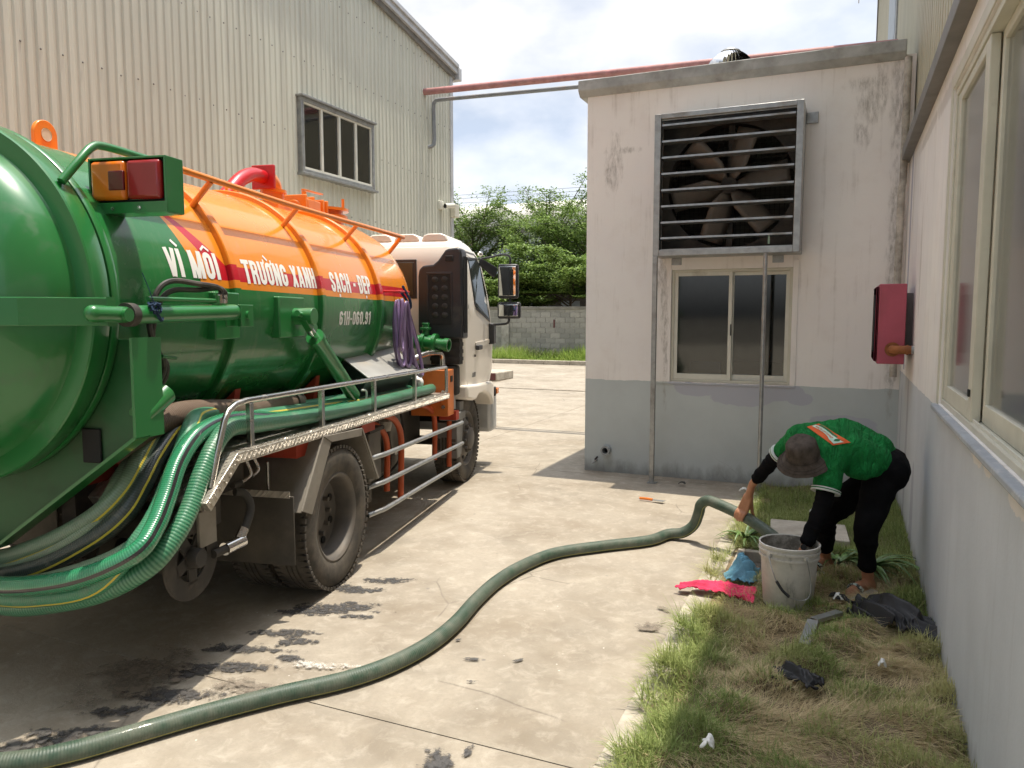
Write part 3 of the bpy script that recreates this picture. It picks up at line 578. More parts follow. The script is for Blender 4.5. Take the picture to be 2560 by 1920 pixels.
# ================================================================== corrugated shed on the left
t = thing('corrugated_shed', 'tall beige corrugated metal shed with sloping roof edge behind the truck', 'building')
HX = -6.6
def hz(y): return 6.12+(12.38-y)*.172
m = MB(); V = []; F = []; y = -9.0; pit = .1
prof = [(0,0), (.028,0), (.042,-.016), (.072,-.016), (.086,0)]
while y < 12.30:
    ov = .004*((int(round((y+9)/pit))//10) % 2); wv_ = .003*math.sin(y*2.3)+.002*math.sin(y*5.9+1)
    for dy, dx in prof: V.append((HX+dx*(1+.12*math.sin(y*7.1))+ov+wv_, y+dy))
    y += pit
V.append((HX, 12.38)); P = []
for x, yy in V: P += [(x, yy, -.0), (x, yy, hz(yy))]
m.add(P, [(2*i, 2*i+2, 2*i+3, 2*i+1) for i in range(len(V)-1)]); m.build('cladding', 'clad_left', t, smooth=False)
m = MB()
for j in range(7):
    for k in range(70):
        yy = -1.5+k*.2+.01*rnd.uniform(-1, 1); zz = 1.3+.95*j+.012*rnd.uniform(-1, 1)
        if zz < hz(yy)-.1 and not (8.0 < yy < 10.0 and 3.5 < zz < 4.75): m.lathe([(0,.008), (.007,.006), (.010,0)], (HX+.004,yy+.013,zz), (1,0,0), 6)
stuff(m.build('screw_heads', 'grey_trim', t))
MB().prism([(-9, 0), (12.37, 0), (12.37, hz(12.37)-.05), (-9, hz(-9)-.05)], (HX-.05, 0, 0), (0,1,0), (0,0,1), (-25,0,0)).build('wall', 'clad_left', t, smooth=False)
MB().box(HX-.012, HX+.022, 12.33, 12.42, 0, hz(12.38)-.08).build('corner_flashing', 'flashing', t, bevel=.004)
sl = (hz(-9)-hz(12.6))/21.6
def slope(x0, x1, z0, z1, y0=-9, y1=12.46): return MB().prism([(y0, hz(y0)+z0), (y1, hz(y1)+z0), (y1, hz(y1)+z1), (y0, hz(y0)+z1)], (x0,0,0), (0,1,0), (0,0,1), (x1-x0,0,0))
slope(HX-25, HX+.10, .04, .07).build('roof', 'flashing', t, smooth=False)
slope(HX+.003, HX+.05, -.10, .03).build('barge_board', 'grey_trim', t); slope(HX+.052, HX+.10, -.02, .035).build('barge_board', 'flashing', t); slope(HX+.06, HX+.13, .075, .135).build('barge_cap', 'flashing', t)
MB().box(HX-25, HX+.12, 12.47, 12.58, hz(12.5)-.12, hz(12.5)+.10).build('gutter', 'flashing', t, bevel=.01)
wo = MB(); a, b, c, d = 8.17, 9.84, 3.655, 4.615
for r in ((a, a+.05, c, d), (b-.05, b, c, d), (a+.05, b-.05, c, c+.05), (a+.05, b-.05, d-.05, d)): wo.box(HX-.02, HX+.06, *r)
wo = wo.build('window', 'galv', t, bevel=.004)
MB().box(HX-.02, HX+.11, a-.02, b+.02, c-.035, c-.002).build('sill', 'galv', wo, bevel=.004)
MB().box(HX-.02, HX+.10, a-.02, b+.02, d+.002, d+.03).build('drip_cap', 'galv', wo, bevel=.004)
iw = (b-a-.1)/4
for k in range(4):
    m = MB(); y0 = a+.05+iw*k; y1 = y0+iw; q = .022
    for r in ((y0, y0+q, c+.05, d-.05), (y1-q, y1, c+.05, d-.05), (y0+q, y1-q, c+.05, c+.05+q*1.4), (y0+q, y1-q, d-.05-q, d-.05)): m.box(HX+.005, HX+.045, *r)
    m.build('sash', 'white_frame', wo, bevel=.003); MB().box(HX+.015, HX+.02, y0+q, y1-q, c+.05, d-.05).build('pane', 'glass_left', wo, smooth=False)
MB().box(HX+.001, HX+.004, a+.05, b-.05, c+.05, d-.05).build('backing', 'slate_sky_tone', wo, smooth=False)  # reflected sky put into the colour of this backing
# security camera and box at the corner
t = thing('security_camera', 'white bullet security camera fixed low at the shed corner', 'camera', (HX, 12.05, 3.70))
MB().box(0, .05, -.18, -.05, -.06, .09).build('junction_box', 'white_frame', t, bevel=.01); MB().cyl((.03, -.06, 0), (.14, .02, .0), .02).build('arm', 'white_frame', t)
MB().cyl((.10, -.10, .0), (.16, .10, .03), .045, .045, 16).build('housing', 'white_frame', t); MB().cyl((.097, -.11, -.001), (.10, -.10, .0), .035).build('lens', 'dark', t)
tag(MB().box(HX+.024, HX+.12, 12.28, 12.45, 3.55, 3.78).build('junction_box', 'cream_frame', bevel=.01), 'cream electrical box on the shed corner beside the camera', 'box')
# ================================================================== main building on the right
t = thing('factory_building', 'long factory wall on the right, grey below cream render under metal cladding', 'building')
WX = .51; m = MB()
hole = (1.2, 4.98, 1.29, 3.045)
wall_holes(m, -6, 24.6, 0, 3.25, [hole], lambda a, b, c, d: m.box(WX, WX+.22, a, b, c, d)); m.build('wall', 'side_wall', t, smooth=False)
MB().box(WX-.075, WX+.2, -6, 24.6, 3.252, 3.36).build('ledge', 'grey_trim', t, bevel=.006)
m = MB(); V = []; y = -6.0
prof = [(0,0), (.075,0), (.095,.028), (.125,.028), (.145,0)]
while y < 24.4:
    for dy, dx in prof: V.append((WX+.03+dx, y+dy))
    y += .17
P = []
def rz_(y): return 6.75+.165*y
for x, yy in V: P += [(x, yy, 3.362), (x, yy, rz_(yy))]
m.add(P, [(2*i, 2*i+1, 2*i+3, 2*i+2) for i in range(len(V)-1)]); m.build('cladding', 'clad_right', t, smooth=False)
MB().prism([(-6,3.37), (24.55,3.37), (24.55,rz_(24.55)), (-6,rz_(-6))], (WX+.07,0,0), (0,1,0), (0,0,1), (14,0,0)).build('upper_wall', 'clad_right', t, smooth=False)
MB().box(WX+.23, WX+14, 24.3, 24.6, 0, 3.36).box(WX+.23, WX+14, -6, -5.8, 0, 3.36).box(WX+13.8, WX+14, -5.8, 24.3, 0, 3.36).build('wall', 'side_wall', t, smooth=False)
def rslope(x0, x1, z0, z1): return MB().prism([(-6.2, rz_(-6.2)+z0), (24.9, rz_(24.9)+z0), (24.9, rz_(24.9)+z1), (-6.2, rz_(-6.2)+z1)], (x0,0,0), (0,1,0), (0,0,1), (x1-x0,0,0))
rslope(.04, WX+14, .004, .08).build('roof', 'flashing', t, smooth=False); rslope(.015, .038, -.12, .10).build('barge_board', 'flashing', t)
MB().box(WX, WX+.06, 24.42, 24.62, 3.362, 10.75).build('corner_flashing', 'grey_trim', t)
MB().box(WX+.005, WX+.05, 12.75, 15.6, 5.78, 9.2).build('clerestory', 'galv', t, bevel=.006); MB().box(WX-.002, WX+.004, 12.95, 15.4, 5.95, 9.0).build('pane', 'far_slate', t)
# big sliding window in the side wall
wo = MB(); a, b, c, d = hole
for r in ((b-.035, b, c, d), (a, a+.035, c, d), (a+.035, b-.035, d-.04, d), (a+.035, b-.035, c, c+.03)): wo.box(WX+.012, WX+.17, *r)
wo = wo.build('window', 'cream_frame', t, bevel=.003)
MB().box(WX-.035, WX+.01, a, b+.05, c-.035, c-.004).build('sill', 'sill_grey', wo, bevel=.008)
m = MB(); m.box(WX-.006, WX+.01, b+.002, b+.075, c-.03, d+.075); m.box(WX-.006, WX+.01, a, b, d+.004, d+.075); m.build('surround', 'cream_frame', wo, bevel=.004)
for k in (.032, .075, .118): MB().box(WX+k-.004, WX+k+.004, a+.035, b-.035, c+.03, c+.045).build('track', 'white_frame', wo)
def sash(y0, y1, x, st, nm='cream_frame', bot=.085):
    m = MB(); z0, z1 = c+.032, d-.042
    m.box(x, x+.04, y0, y0+st, z0, z1); m.box(x, x+.04, y1-st, y1, z0, z1); m.box(x, x+.04, y0+st, y1-st, z1-.05, z1); m.box(x, x+.04, y0+st, y1-st, z0, z0+bot)
    s_ = m.build('sash', nm, wo, bevel=.004); MB().box(x+.016, x+.022, y0+st, y1-st, z0+bot, z1-.05).build('pane', 'glass_side', wo, smooth=False)
sash(3.92, 4.94, WX+.020, .115); sash(3.00, 3.90, WX+.062, .05); sash(2.05, 3.06, WX+.105, .055); sash(1.24, 2.2, WX+.062, .05)
MB().box(WX+.010, WX+.018, 3.95, 3.985, c+.14, c+.175).build('stopper', 'dark', wo, bevel=.004)
MB().box(WX+.175, WX+.185, 2.9, 5.1, 1.2, 3.1).build('pane_lightener', 'pane_lightener', wo, smooth=False)  # pale sheet added behind the glass in place of its bright reflection
MB().box(WX+.23, WX+6, -2, 8, .02, .04).build('floor', 'green_dark', t, smooth=False)
MB().box(WX+5.6, WX+5.7, -2, 8, .04, 3.3).build('inner_wall', 'room_light', t, smooth=False)
# ------------------------------------------------------------------ fire cabinet
t = thing('fire_hose_cabinet', 'pinkish red metal fire hose cabinet fixed on the wall beside the drain pipe', 'cabinet', (WX, 7.0, 1.40))
MB().box(-.262, -.062, -.10, .55, 0, .65).build('body', 'fire_red', t, bevel=.006); MB().box(-.060, -.002, .10, .40, .08, .58).build('wall_bracket', 'grey_trim', t)
for z_ in (.12, .52): MB().cyl((-.266,.545,z_-.035), (-.266,.545,z_+.035), .009).build('hinge', 'fire_red', t); MB().box(-.285, -.267, -.09, .54, .02, .63).build('door', 'fire_red', t, bevel=.004)
MB().box(-.300, -.287, -.085, -.06, .10, .56).build('handle', 'black_plastic', t, bevel=.004)
MB().tube([(-.15,-.098,.12), (-.15,-.15,.12), (-.12,-.175,.12), (-.02,-.18,.12)], .034, 14, 3).build('elbow_pipe', 'rust', t); MB().cyl((-.055,-.18,.12), (-.04,-.18,.12), .040).build('collar', 'rust', t); MB().cyl((-.035,-.18,.12), (.01,-.18,.12), .030).build('pipe', 'pvc', t)
MB().lathe([(.0,0), (.055,0), (.058,.002)], (-.15,-.1005,.12), (0,-1,0), 20).build('rust_ring', 'rust', t)
tag(MB().tube([(.455,8.22,4.2), (.455,8.22,3.05), (.445,8.22,3.0), (.445,8.22,1.2)], .033, 12).build('drain_pipe', 'mouldy'), 'white drain pipe blotched with black mould in the corner', 'pipe')
# ================================================================== far wall of blocks
t = thing('block_wall', 'long grey concrete block wall beyond the yard under the trees', 'wall', (0, 27.5, 0))
MB().box(-30, 4, .015, .17, .05, 2.0).build('mortar_core', 'mortar', t, smooth=False)
MB().box(-30, 4, -.03, .22, 2.0, 2.12).build('coping', 'cap_stone', t, bevel=.015)
bm = MB(); bm.box(-.192, .192, 0, .05, -.091, .091); bme = bm.mesh('block', False); bme.materials.append(MT['block'])
for r in range(10):
    for k in range(26):
        x = -16.2+k*.4+(.2 if r % 2 else 0)
        inst(bme, 'block', t, (x, -.004+rnd.uniform(-.006, .006), .20+r*.2), (0, rnd.uniform(-.006,.006), rnd.uniform(-.008,.008)), (1, 1, 1))
m = MB(); m.box(-12.44, -12.12, -.09, -.02, .1, 2.0); m.build('pilaster', 'mortar', t, bevel=.01)
def text_mesh(s, size=1.0, bold=0.0, sx=1.0):
    cu = bpy.data.curves.new('txt', 'FONT'); cu.body = s; cu.size = size; cu.offset = bold; cu.resolution_u = 3
    ob = bpy.data.objects.new('txt', cu); COL.objects.link(ob); dg = bpy.context.evaluated_depsgraph_get(); dg.update()
    me = bpy.data.meshes.new_from_object(ob.evaluated_get(dg)); bpy.data.objects.remove(ob); bpy.data.curves.remove(cu)
    V = [(v.co.x*sx, v.co.y) for v in me.vertices]; F = [tuple(p.vertices) for p in me.polygons]; bpy.data.meshes.remove(me)
    return V, F
V, F = text_mesh('1', .42, .012)
MB().add([(-10.35+x, -.012, 1.32+y) for x, y in V], F).build('painted_number', 'red_mark', t, smooth=False)
# kerb island by the truck
t = thing('kerb_island', 'whitish concrete kerb end with dark red painted nose beside the truck front', 'kerb', (-9.15, 18.9, 0))
MB().box(-3, .55, -.25, .9, 0, .24).build('body', 'kerb', t, bevel=.03); MB().box(.3, .52, -.266, -.252, .03, .22).build('painted_nose', 'red_mark', t, bevel=.004)
# ================================================================== far buildings and wires
t = thing('far_warehouse', 'pale warehouse with curved sheet roof showing behind the trees', 'building', (-19, 45, 0))
MB().box(-25, 14, 0, 18, 0, 7.1).build('wall', 'far_slate', t, smooth=False)
pf = [(0,7.1), (0,7.7), (.25,8.3), (.8,8.75), (1.8,9.0), (9,10.0), (18,8.2), (18,7.1)]
MB().prism(pf, (-25,-.6,0), (0,1,0), (0,0,1), (39,0,0)).build('roof', 'far_roof', t)
MB().box(-25, 14, -.62, -.5, 6.9, 7.12).build('gutter', 'far_dark', t)
t = thing('far_shed', 'low dark shed with grey eaves between the block wall and trees', 'building', (-14, 37, 0))
MB().box(-8, 8, 0, 5, 0, 3.2).build('wall', 'far_dark', t, smooth=False); MB().box(-8.3, 8.3, -.5, 5.4, 3.2, 3.75).build('roof', 'far_wall', t, bevel=.05)
for k in range(6): MB().box(-7.2+k*2.6, -6.2+k*2.6, -.02, -.005, .9, 2.5).build('window', 'far_slate', t)
for i, (y, z) in enumerate(((40, 8.72), (40.6, 8.62), (41.2, 8.45), (30.0, 5.62))):
    tag(MB().tube([(-40, y+1, z+.35), (-20, y, z), (0, y, z-.02), (14, y, z+.3)], .009 if i < 3 else .007, 6, 4).build('power_wire', 'rubber'), ['uppermost thin power wire above the tree tops', 'second power wire from the top above the tree tops', 'third power wire, lowest of those above the trees', 'thin wire strung across the middle of the trees'][i], 'wire', 'power wires')
# ================================================================== TANKER TRUCK (local: x forward, y to the truck's left, z up)
TR = thing('tanker_truck', 'green and orange vacuum tanker truck with white cab, parked facing away', 'truck', (-3.02, 4.06, 0), R(101))
SC_, ZC_, RT = 1.1, 1.855, .80
def on_tank(u, a, r=RT): return (u, SC_-r*math.cos(R(a)), ZC_+r*math.sin(R(a)))
tank = MB().lathe([(RT,-1.62), (RT,0), (RT,2.14), (.785,2.26), (.735,2.38), (.64,2.48), (.48,2.55), (.25,2.59), (.02,2.60)], (0,SC_,ZC_), (1,0,0), 128, cap1=True).build('tank', 'tank_paint', TR, ang=50)
for u in (-.66, .40, 1.46):
    MB().lathe([(RT-.004,u-.032), (RT+.028,u-.032), (RT+.034,u-.026), (RT+.034,u+.026), (RT+.028,u+.032), (RT-.004,u+.032)], (0,SC_,ZC_), (1,0,0), 128).build('rib', 'tank_paint', TR, ang=40)
MB().lathe([(RT-.01,-1.655), (.832,-1.655), (.836,-1.65), (.836,-1.615), (.832,-1.61), (RT-.01,-1.61)], (0,SC_,ZC_), (1,0,0), 128).build('tank_flange', 'green', TR, ang=40)
MB().lathe([(.818,-1.672), (.818,-1.652)], (0,SC_,ZC_), (1,0,0), 128).build('gasket', 'rubber', TR)
dp = [(.80,-1.672), (.835,-1.672), (.840,-1.68), (.840,-1.765), (.834,-1.772), (.756,-1.772), (.75,-1.785)]
dp += [(.75*math.cos(R(a)), -1.785-.315*math.sin(R(a))) for a in range(8, 90, 6)]+[(.005,-2.10)]
door = MB().lathe(dp, (0,SC_,ZC_), (1,0,0), 128, cap1=True).build('rear_door', 'green', TR, ang=38)
def dome_u(s): 
    r = min(.749, abs(s-SC_)); return -1.785-.315*math.sqrt(1-(r/.75)**2)
st = MB(); pts = [(.17,-1.80), (.24,-1.86), (.42,-2.00), (.66,-2.09), (1.1,-2.14), (1.54,-2.09), (1.78,-2.00), (1.96,-1.86), (2.03,-1.80)]
V = []
for s_, u_ in pts: V += [(u_, s_, 1.755), (u_, s_, 1.872), (u_+.05, s_, 1.872), (u_+.05, s_, 1.755)]
F = []
for i in range(len(pts)-1):
    for k in range(4): F.append((4*i+k, 4*i+(k+1) % 4, 4*i+4+(k+1) % 4, 4*i+4+k))
F += [(0,1,2,3), tuple(len(V)-4+k for k in (3,2,1,0))]
st.add(V, F).build('door_strap', 'green', door, smooth=False, bevel=.004)
# lower door collar and outlet
MB().lathe([(.13,0), (.16,0), (.16,.03), (.125,.03), (.125,.16), (.16,.16), (.16,.20), (.0,.20)], (-1.98,1.02,1.28), (-.6,-.1,-.78), 32).build('outlet_flange', 'green_dark', door)
# rear cradle plate with lip
poly = [(.15,1.70), (.15,1.255), (.96,.70), (1.24,.70), (2.05,1.255), (2.05,1.70), (1.7,1.70), (1.7,1.2), (.5,1.2), (.5,1.70)]
MB().prism([(.17,1.69), (.17,1.265), (.965,.715), (1.235,.715), (2.03,1.265), (2.03,1.69)], (-1.60,0,0), (0,1,0), (0,0,1), (.012,0,0)).build('cradle_plate', 'green_dark', TR, smooth=False)
lp = [(.155,1.70), (.155,1.258), (.96,.70), (1.24,.70), (2.045,1.258), (2.045,1.70)]
m = MB()
for i in range(len(lp)-1):
    (a, b), (c, d) = lp[i], lp[i+1]; m.bar((-1.64, a, b), (-1.64, c, d), .10, .014, (0, d-b, a-c))
m.build('cradle_lip', 'green', TR, smooth=False)
MB().box(-1.60, -1.50, .150, .158, 1.25, 1.70).build('cradle_side', 'green', TR)
MB().box(-1.615, -1.603, .40, .50, 1.12, 1.28).build('cradle_slot', 'dark', TR, bevel=.03)
# ------------------------------------------------------------------ lettering wrapped on the shell
W_ = .50; h_ = .1
def glyph(ch):
    """condensed poster letters as stroke centre lines: (advance width, [(points, stroke, closed)])"""
    W = W_; t = .2; r = []; base = ch
    dia = {'Ì': 'I`', 'Ô': 'O^', 'Ư': 'U+', 'Ờ': 'O+`', 'Ạ': 'A.', 'Đ': 'D-', 'Ẹ': 'E.'}.get(ch, ch)
    b, marks = dia[0], dia[1:] if len(dia) > 1 else ''
    if ch in '-. ': b, marks = ch, ''
    O = [(.1,.22), (.1,.78), (.14,.86), (.22,.9), (W-.22,.9), (W-.14,.86), (W-.1,.78), (W-.1,.22), (W-.14,.14), (W-.22,.1), (.22,.1), (.14,.14)]
    six = [(W-.1,.70), (W-.1,.78), (W-.14,.86), (W-.22,.9), (.22,.9), (.14,.86), (.1,.78), (.1,.22), (.14,.14), (.22,.1), (W-.22,.1), (W-.14,.14), (W-.1,.22), (W-.1,.40), (W-.14,.48), (W-.22,.52), (.12,.52)]
    if b == 'I': W = .2; r = [([(.1,0), (.1,1)], t, 0)]
    elif b == 'T': r = [([(-.02,.91), (W+.02,.91)], .18, 0), ([(W/2,0), (W/2,.9)], t, 0)]
    elif b == 'V': r = [([(.08,1), (W/2-.02,0)], t*.95, 0), ([(W-.08,1), (W/2+.02,0)], t*.95, 0)]
    elif b == 'M': W = .70; r = [([(.1,0), (.1,1)], t, 0), ([(.14,1), (W/2-.01,.0)], t*.8, 0), ([(W-.14,1), (W/2+.01,.0)], t*.8, 0), ([(W-.1,0), (W-.1,1)], t, 0)]
    elif b == 'N': r = [([(.09,0), (.09,1)], t*.92, 0), ([(.12,1), (W-.12,0)], t*.8, 0), ([(W-.09,0), (W-.09,1)], t*.92, 0)]
    elif b in 'RP': r = [([(.1,0), (.1,1)], t, 0), ([(.1,.91), (W-.22,.91), (W-.13,.87), (W-.1,.79), (W-.1,.61), (W-.13,.53), (W-.22,.49), (.1,.49)], .18, 0)]+([([(W-.21,.50), (W-.13,.42), (W-.1,.3), (W-.08,0)], .19, 0)] if b == 'R' else [])
    elif b == 'U': r = [([(.1,1), (.1,.22), (.14,.14), (.22,.1), (W-.22,.1), (W-.14,.14), (W-.1,.22), (W-.1,1)], t, 0)]
    elif b in 'O0': r = [(O, t, 1)]
    elif b == 'C': r = [([(W-.1,.64)]+O[6:2:-1]+O[2::-1]+O[:8:-1][::1]+[(W-.22,.1), (W-.14,.14), (W-.1,.22), (W-.1,.37)], t, 0)]; r = [([(W-.1,.64), (W-.1,.78), (W-.14,.86), (W-.22,.9), (.22,.9), (.14,.86), (.1,.78), (.1,.22), (.14,.14), (.22,.1), (W-.22,.1), (W-.14,.14), (W-.1,.22), (W-.1,.37)], t, 0)]
    elif b == 'G': r = [([(W-.1,.66), (W-.1,.78), (W-.14,.86), (W-.22,.9), (.22,.9), (.14,.86), (.1,.78), (.1,.22), (.14,.14), (.22,.1), (W-.22,.1), (W-.14,.14), (W-.1,.22), (W-.1,.50)], t, 0), ([(W/2+.02,.46), (W-.02,.46)], .15, 0)]
    elif b == 'X': r = [([(.08,1), (W-.08,0)], t*.95, 0), ([(W-.08,1), (.08,0)], t*.95, 0)]
    elif b == 'A': r = [([(.08,0), (W/2-.02,1)], t*.9, 0), ([(W-.08,0), (W/2+.02,1)], t*.9, 0), ([(.14,.24), (W-.14,.24)], .14, 0)]
    elif b == 'H': r = [([(.1,0), (.1,1)], t, 0), ([(W-.1,0), (W-.1,1)], t, 0), ([(.1,.52), (W-.1,.52)], .16, 0)]
    elif b == 'S': r = [([(W-.1,.66), (W-.1,.79), (W-.14,.87), (W-.22,.9), (.22,.9), (.13,.86), (.1,.79), (.1,.68), (.15,.60), (W-.15,.42), (W-.1,.34), (W-.1,.21), (W-.14,.13), (W-.22,.1), (.22,.1), (.13,.13), (.1,.21), (.1,.34)], t*.95, 0)]
    elif b == 'D': r = [([(.1,0), (.1,1)], t, 0), ([(.1,.91), (W-.24,.91), (W-.14,.86), (W-.1,.76), (W-.1,.24), (W-.14,.14), (W-.24,.09), (.1,.09)], .18, 0)]
    elif b == 'E': W = .42; r = [([(.1,0), (.1,1)], t, 0)]+[([(.1,y), (W,y)], .17, 0) for y in (.915, .51, .085)]
    elif b == '6': r = [(six, t, 0)]
    elif b == '9': r = [([(W-x, 1-y) for x, y in six], t, 0)]
    elif b == '1': W = .36; r = [([(.24,0), (.24,1)], t, 0), ([(.02,.74), (.2,.90)], .14, 0)]
    elif b == '-': W = .28; r = [([(.0,.44), (.28,.44)], .16, 0)]
    elif b == '.': W = .2; r = [([(.1,0), (.1,.19)], .19, 0)]
    elif b == ' ': W = .24
    if '`' in marks: r.append(([(W/2-.15,1.30), (W/2+.08,1.09)], .11, 0))
    if '^' in marks: r += [([(.02,1.07), (W/2+.02,1.24)], .09, 0), ([(W-.02,1.07), (W/2-.02,1.24)], .09, 0)]
    if '+' in marks: r.append(([(W-.06,.90), (W+.05,.98), (W+.06,1.12)], .10, 0))
    if '.' in marks: r.append(([(W/2,-.24), (W/2,-.09)], .16, 0))
    if '-' in marks: r.append(([(-.09,.50), (.26,.50)], .12, 0))
    return W, r
def strip(P, t, closed):
    Q = []
    for i in range(len(P)-(0 if closed else 1)):
        a, b = P[i], P[(i+1) % len(P)]; n = max(1, int(math.hypot(b[0]-a[0], b[1]-a[1])/.12))
        Q += [(a[0]+(b[0]-a[0])*k/n, a[1]+(b[1]-a[1])*k/n) for k in range(n)]
    if not closed: Q.append(P[-1])
    L_, m = [], len(Q)
    for i, (x, y) in enumerate(Q):
        p, q = (Q[i-1], Q[(i+1) % m]) if closed else (Q[max(0, i-1)], Q[min(m-1, i+1)])
        dx, dy = q[0]-p[0], q[1]-p[1]; l = math.hypot(dx, dy) or 1; L_.append((x-dy/l*t/2, y+dx/l*t/2)); L_.append((x+dy/l*t/2, y-dx/l*t/2))
    F = [(2*i, 2*i+1, (2*i+3) % (2*m), (2*i+2) % (2*m)) for i in range(m if closed else m-1)]
    return L_, F
def wrap_text(s, u0, u1, a0, a1, name='lettering', gap=.085):
    adv = []; x = 0
    for ch in s: w, r = glyph(ch); adv.append((x, r)); x += w+gap
    tot = x-gap; m = MB(); k = 0
    for x0, r in adv:
        for k, (P, t, cl) in enumerate(r):
            V, F = strip(P, t, cl)
            m.add([on_tank(u0+(u1-u0)*(x0+x)/tot, a0+(a1-a0)*y, RT+.0022+.00035*k) for x, y in V], F)
    return m.build(name, 'lettering', TR, smooth=False)
wrap_text('VÌ MÔI', -1.20, -.765, 9.9, 20.7)
wrap_text('TRƯỜNG XANH', -.525, .372, 9.2, 19.6)
wrap_text('SẠCH - ĐẸP', .60, 1.325, 8.1, 18.9)
wrap_text('61H-060.91', .70, 1.28, -9.5, -2.0, 'plate_number')
# ------------------------------------------------------------------ rails on top
MB().tube([(-1.74,.42,2.37), (-1.66,.40,2.47), (-1.58,.40,2.545), (-1.50,.40,2.565), (-1.28,.40,2.565), (-.98,.40,2.562)], .019, 12, 5).build('grab_rail', 'green', TR)
MB().tube([(-.98,.40,2.562), (.3,.40,2.535), (2.16,.40,2.53), (2.235,.405,2.525), (2.255,.42,2.50), (2.27,.47,2.45), (2.27,.55,2.36)], .0185, 12, 6).build('hand_rail', 'orange', TR)
for u in (-.70, .30, 1.29): MB().tube([(u+.0,.40,2.54), on_tank(u, 44, RT-.01)], .017, 10).build('rail_post', 'orange', TR)
MB().tube([(-.98,.40,2.55), on_tank(-.98, 44, RT-.01)], .017, 10).build('rail_post', 'orange', TR)
m = MB(); n = 20; pr_ = [(.075*math.cos(math.pi*k/n), .055+.075*math.sin(math.pi*k/n)) for k in range(n+1)]+[(-.075,-.06), (.075,-.06)]
m.prism(pr_, (-1.09,1.1,2.69), (1,0,0), (0,0,1), (0,.025,0)); lug = m.build('lifting_lug', 'orange', TR, bevel=.004)
MB().lathe([(0,0), (.034,0), (.034,.002)], (-1.09,1.098,2.745), (0,-1,0), 20).build('lug_eye', 'clad_left', lug)
MB().lathe([(.045,0), (.06,0), (.06,.02), (.045,.02), (.045,0)], (.45,1.0,2.69), (0,1,0), 20).build('lifting_ring', 'orange', TR)
# ------------------------------------------------------------------ fittings on top
MB().tube([(.42,1.1,2.60), (.56,1.1,2.70), (.72,1.1,2.82), (.88,1.1,2.885), (1.04,1.1,2.895)], .055, 18, 5).build('red_pipe', 'red', TR)
MB().box(1.04, 1.07, 1.0, 1.2, 2.80, 2.99).build('pipe_flange', 'red', TR, bevel=.008)
MB().tube([(1.07,1.1,2.895), (1.14,1.1,2.89), (1.20,1.1,2.85), (1.21,1.1,2.77)], .066, 18, 5).build('elbow', 'orange', TR)
MB().lathe([(.10,2.56), (.10,2.69), (.13,2.69), (.13,2.715), (.085,2.72), (.085,2.79), (.105,2.79), (.105,2.815), (0,2.815)], (1.2,1.1,0), (0,0,1), 24).build('riser', 'orange', TR)
MB().box(1.04, 1.40, .98, 1.22, 2.62, 2.72).build('valve_base', 'orange', TR, bevel=.015)
m = MB(); m.lathe([(.13,2.60), (.13,2.66), (.17,2.66), (.17,2.69), (.10,2.69)], (1.72,1.1,0), (0,0,1), 24); m.box(1.56, 1.80, .98, 1.22, 2.68, 2.80); m.cyl((1.52,1.1,2.72), (1.92,1.1,2.72), .07); m.build('air_valve', 'orange', TR, bevel=.008)
for u in (1.54, 1.68, 1.86, 1.94): MB().box(u-.014, u+.014, .98, 1.22, 2.64, 2.83).build('valve_flange', 'orange', TR, bevel=.006)
MB().cyl((1.72,1.1,2.8), (1.72,1.1,2.89), .022).bar((1.70,1.1,2.90), (2.02,1.08,2.905), .035, .014).build('lever', 'orange', TR, bevel=.003)
MB().lathe([(.17,2.58), (.17,2.68), (.21,2.68), (.21,2.72), (.165,2.72), (.165,2.76), (.22,2.76), (.22,2.785), (0,2.79)], (2.12,1.1,0), (0,0,1), 28).build('hatch', 'orange', TR); MB().cyl((2.30,1.0,2.77), (2.30,1.0,2.90), .014).build('hatch_pin', 'orange', TR)
# ------------------------------------------------------------------ tail lamp box
lb = MB(); u0, u1 = -1.50, -1.375; s0, s1, z0, z1 = .10, .485, 2.315, 2.515
lb.box(u0, u1, s0-.012, s0, z0-.05, z1); lb.box(u0, u1, s0, s1, z1-.010, z1); lb.box(u1-.01, u1, s0, s1, z0, z1-.010); lb.box(u0, u1, s1, s1+.01, z0, z1)
lbo = lb.build('lamp_housing', 'green', TR, smooth=False, bevel=.003)
MB().prism([(s0-.012,z0-.003), (s1+.045,z0-.003), (s1+.03,z0-.052), (s0-.012,z0-.052)], (u0-.002,0,0), (0,1,0), (0,0,1), (.012,0,0)).build('lamp_bracket', 'green', lbo)
MB().box(u0+.012, u1, s0, s1+.03, z0-.052, z0-.046).build('bracket_base', 'green', lbo)
for s_ in (.23, .37): MB().lathe([(0,.004), (.009,.003), (.009,0)], (u0-.003,s_,z0-.03), (-1,0,0), 10).build('screw', 'stainless', lbo)
MB().box(u0+.02, u1-.02, s0+.004, s1-.004, z0+.004, z1-.016).build('lamp_back', 'dark', lbo)
MB().box(u0-.012, u0+.03, .295, .478, z0+.008, z1-.016).build('amber_lens', 'amber', lbo, bevel=.018, seg=3); MB().box(u0-.016, u0+.01, .298, .378, z0+.05, z1-.062).build('reflector', 'lens_dark', lbo, bevel=.004)
MB().box(u0-.012, u0+.03, .112, .290, z0+.008, z1-.016).build('red_lens', 'lens_red', lbo, bevel=.018, seg=3)
MB().tube([(u0+.04,.50,2.28), (u0+.03,.52,2.2), (u0+.06,.50,2.12), (u0+.02,.47,2.17), (u0+.05,.49,2.24)], .006, 6, 4).build('wire_loop', 'rubber', lbo)
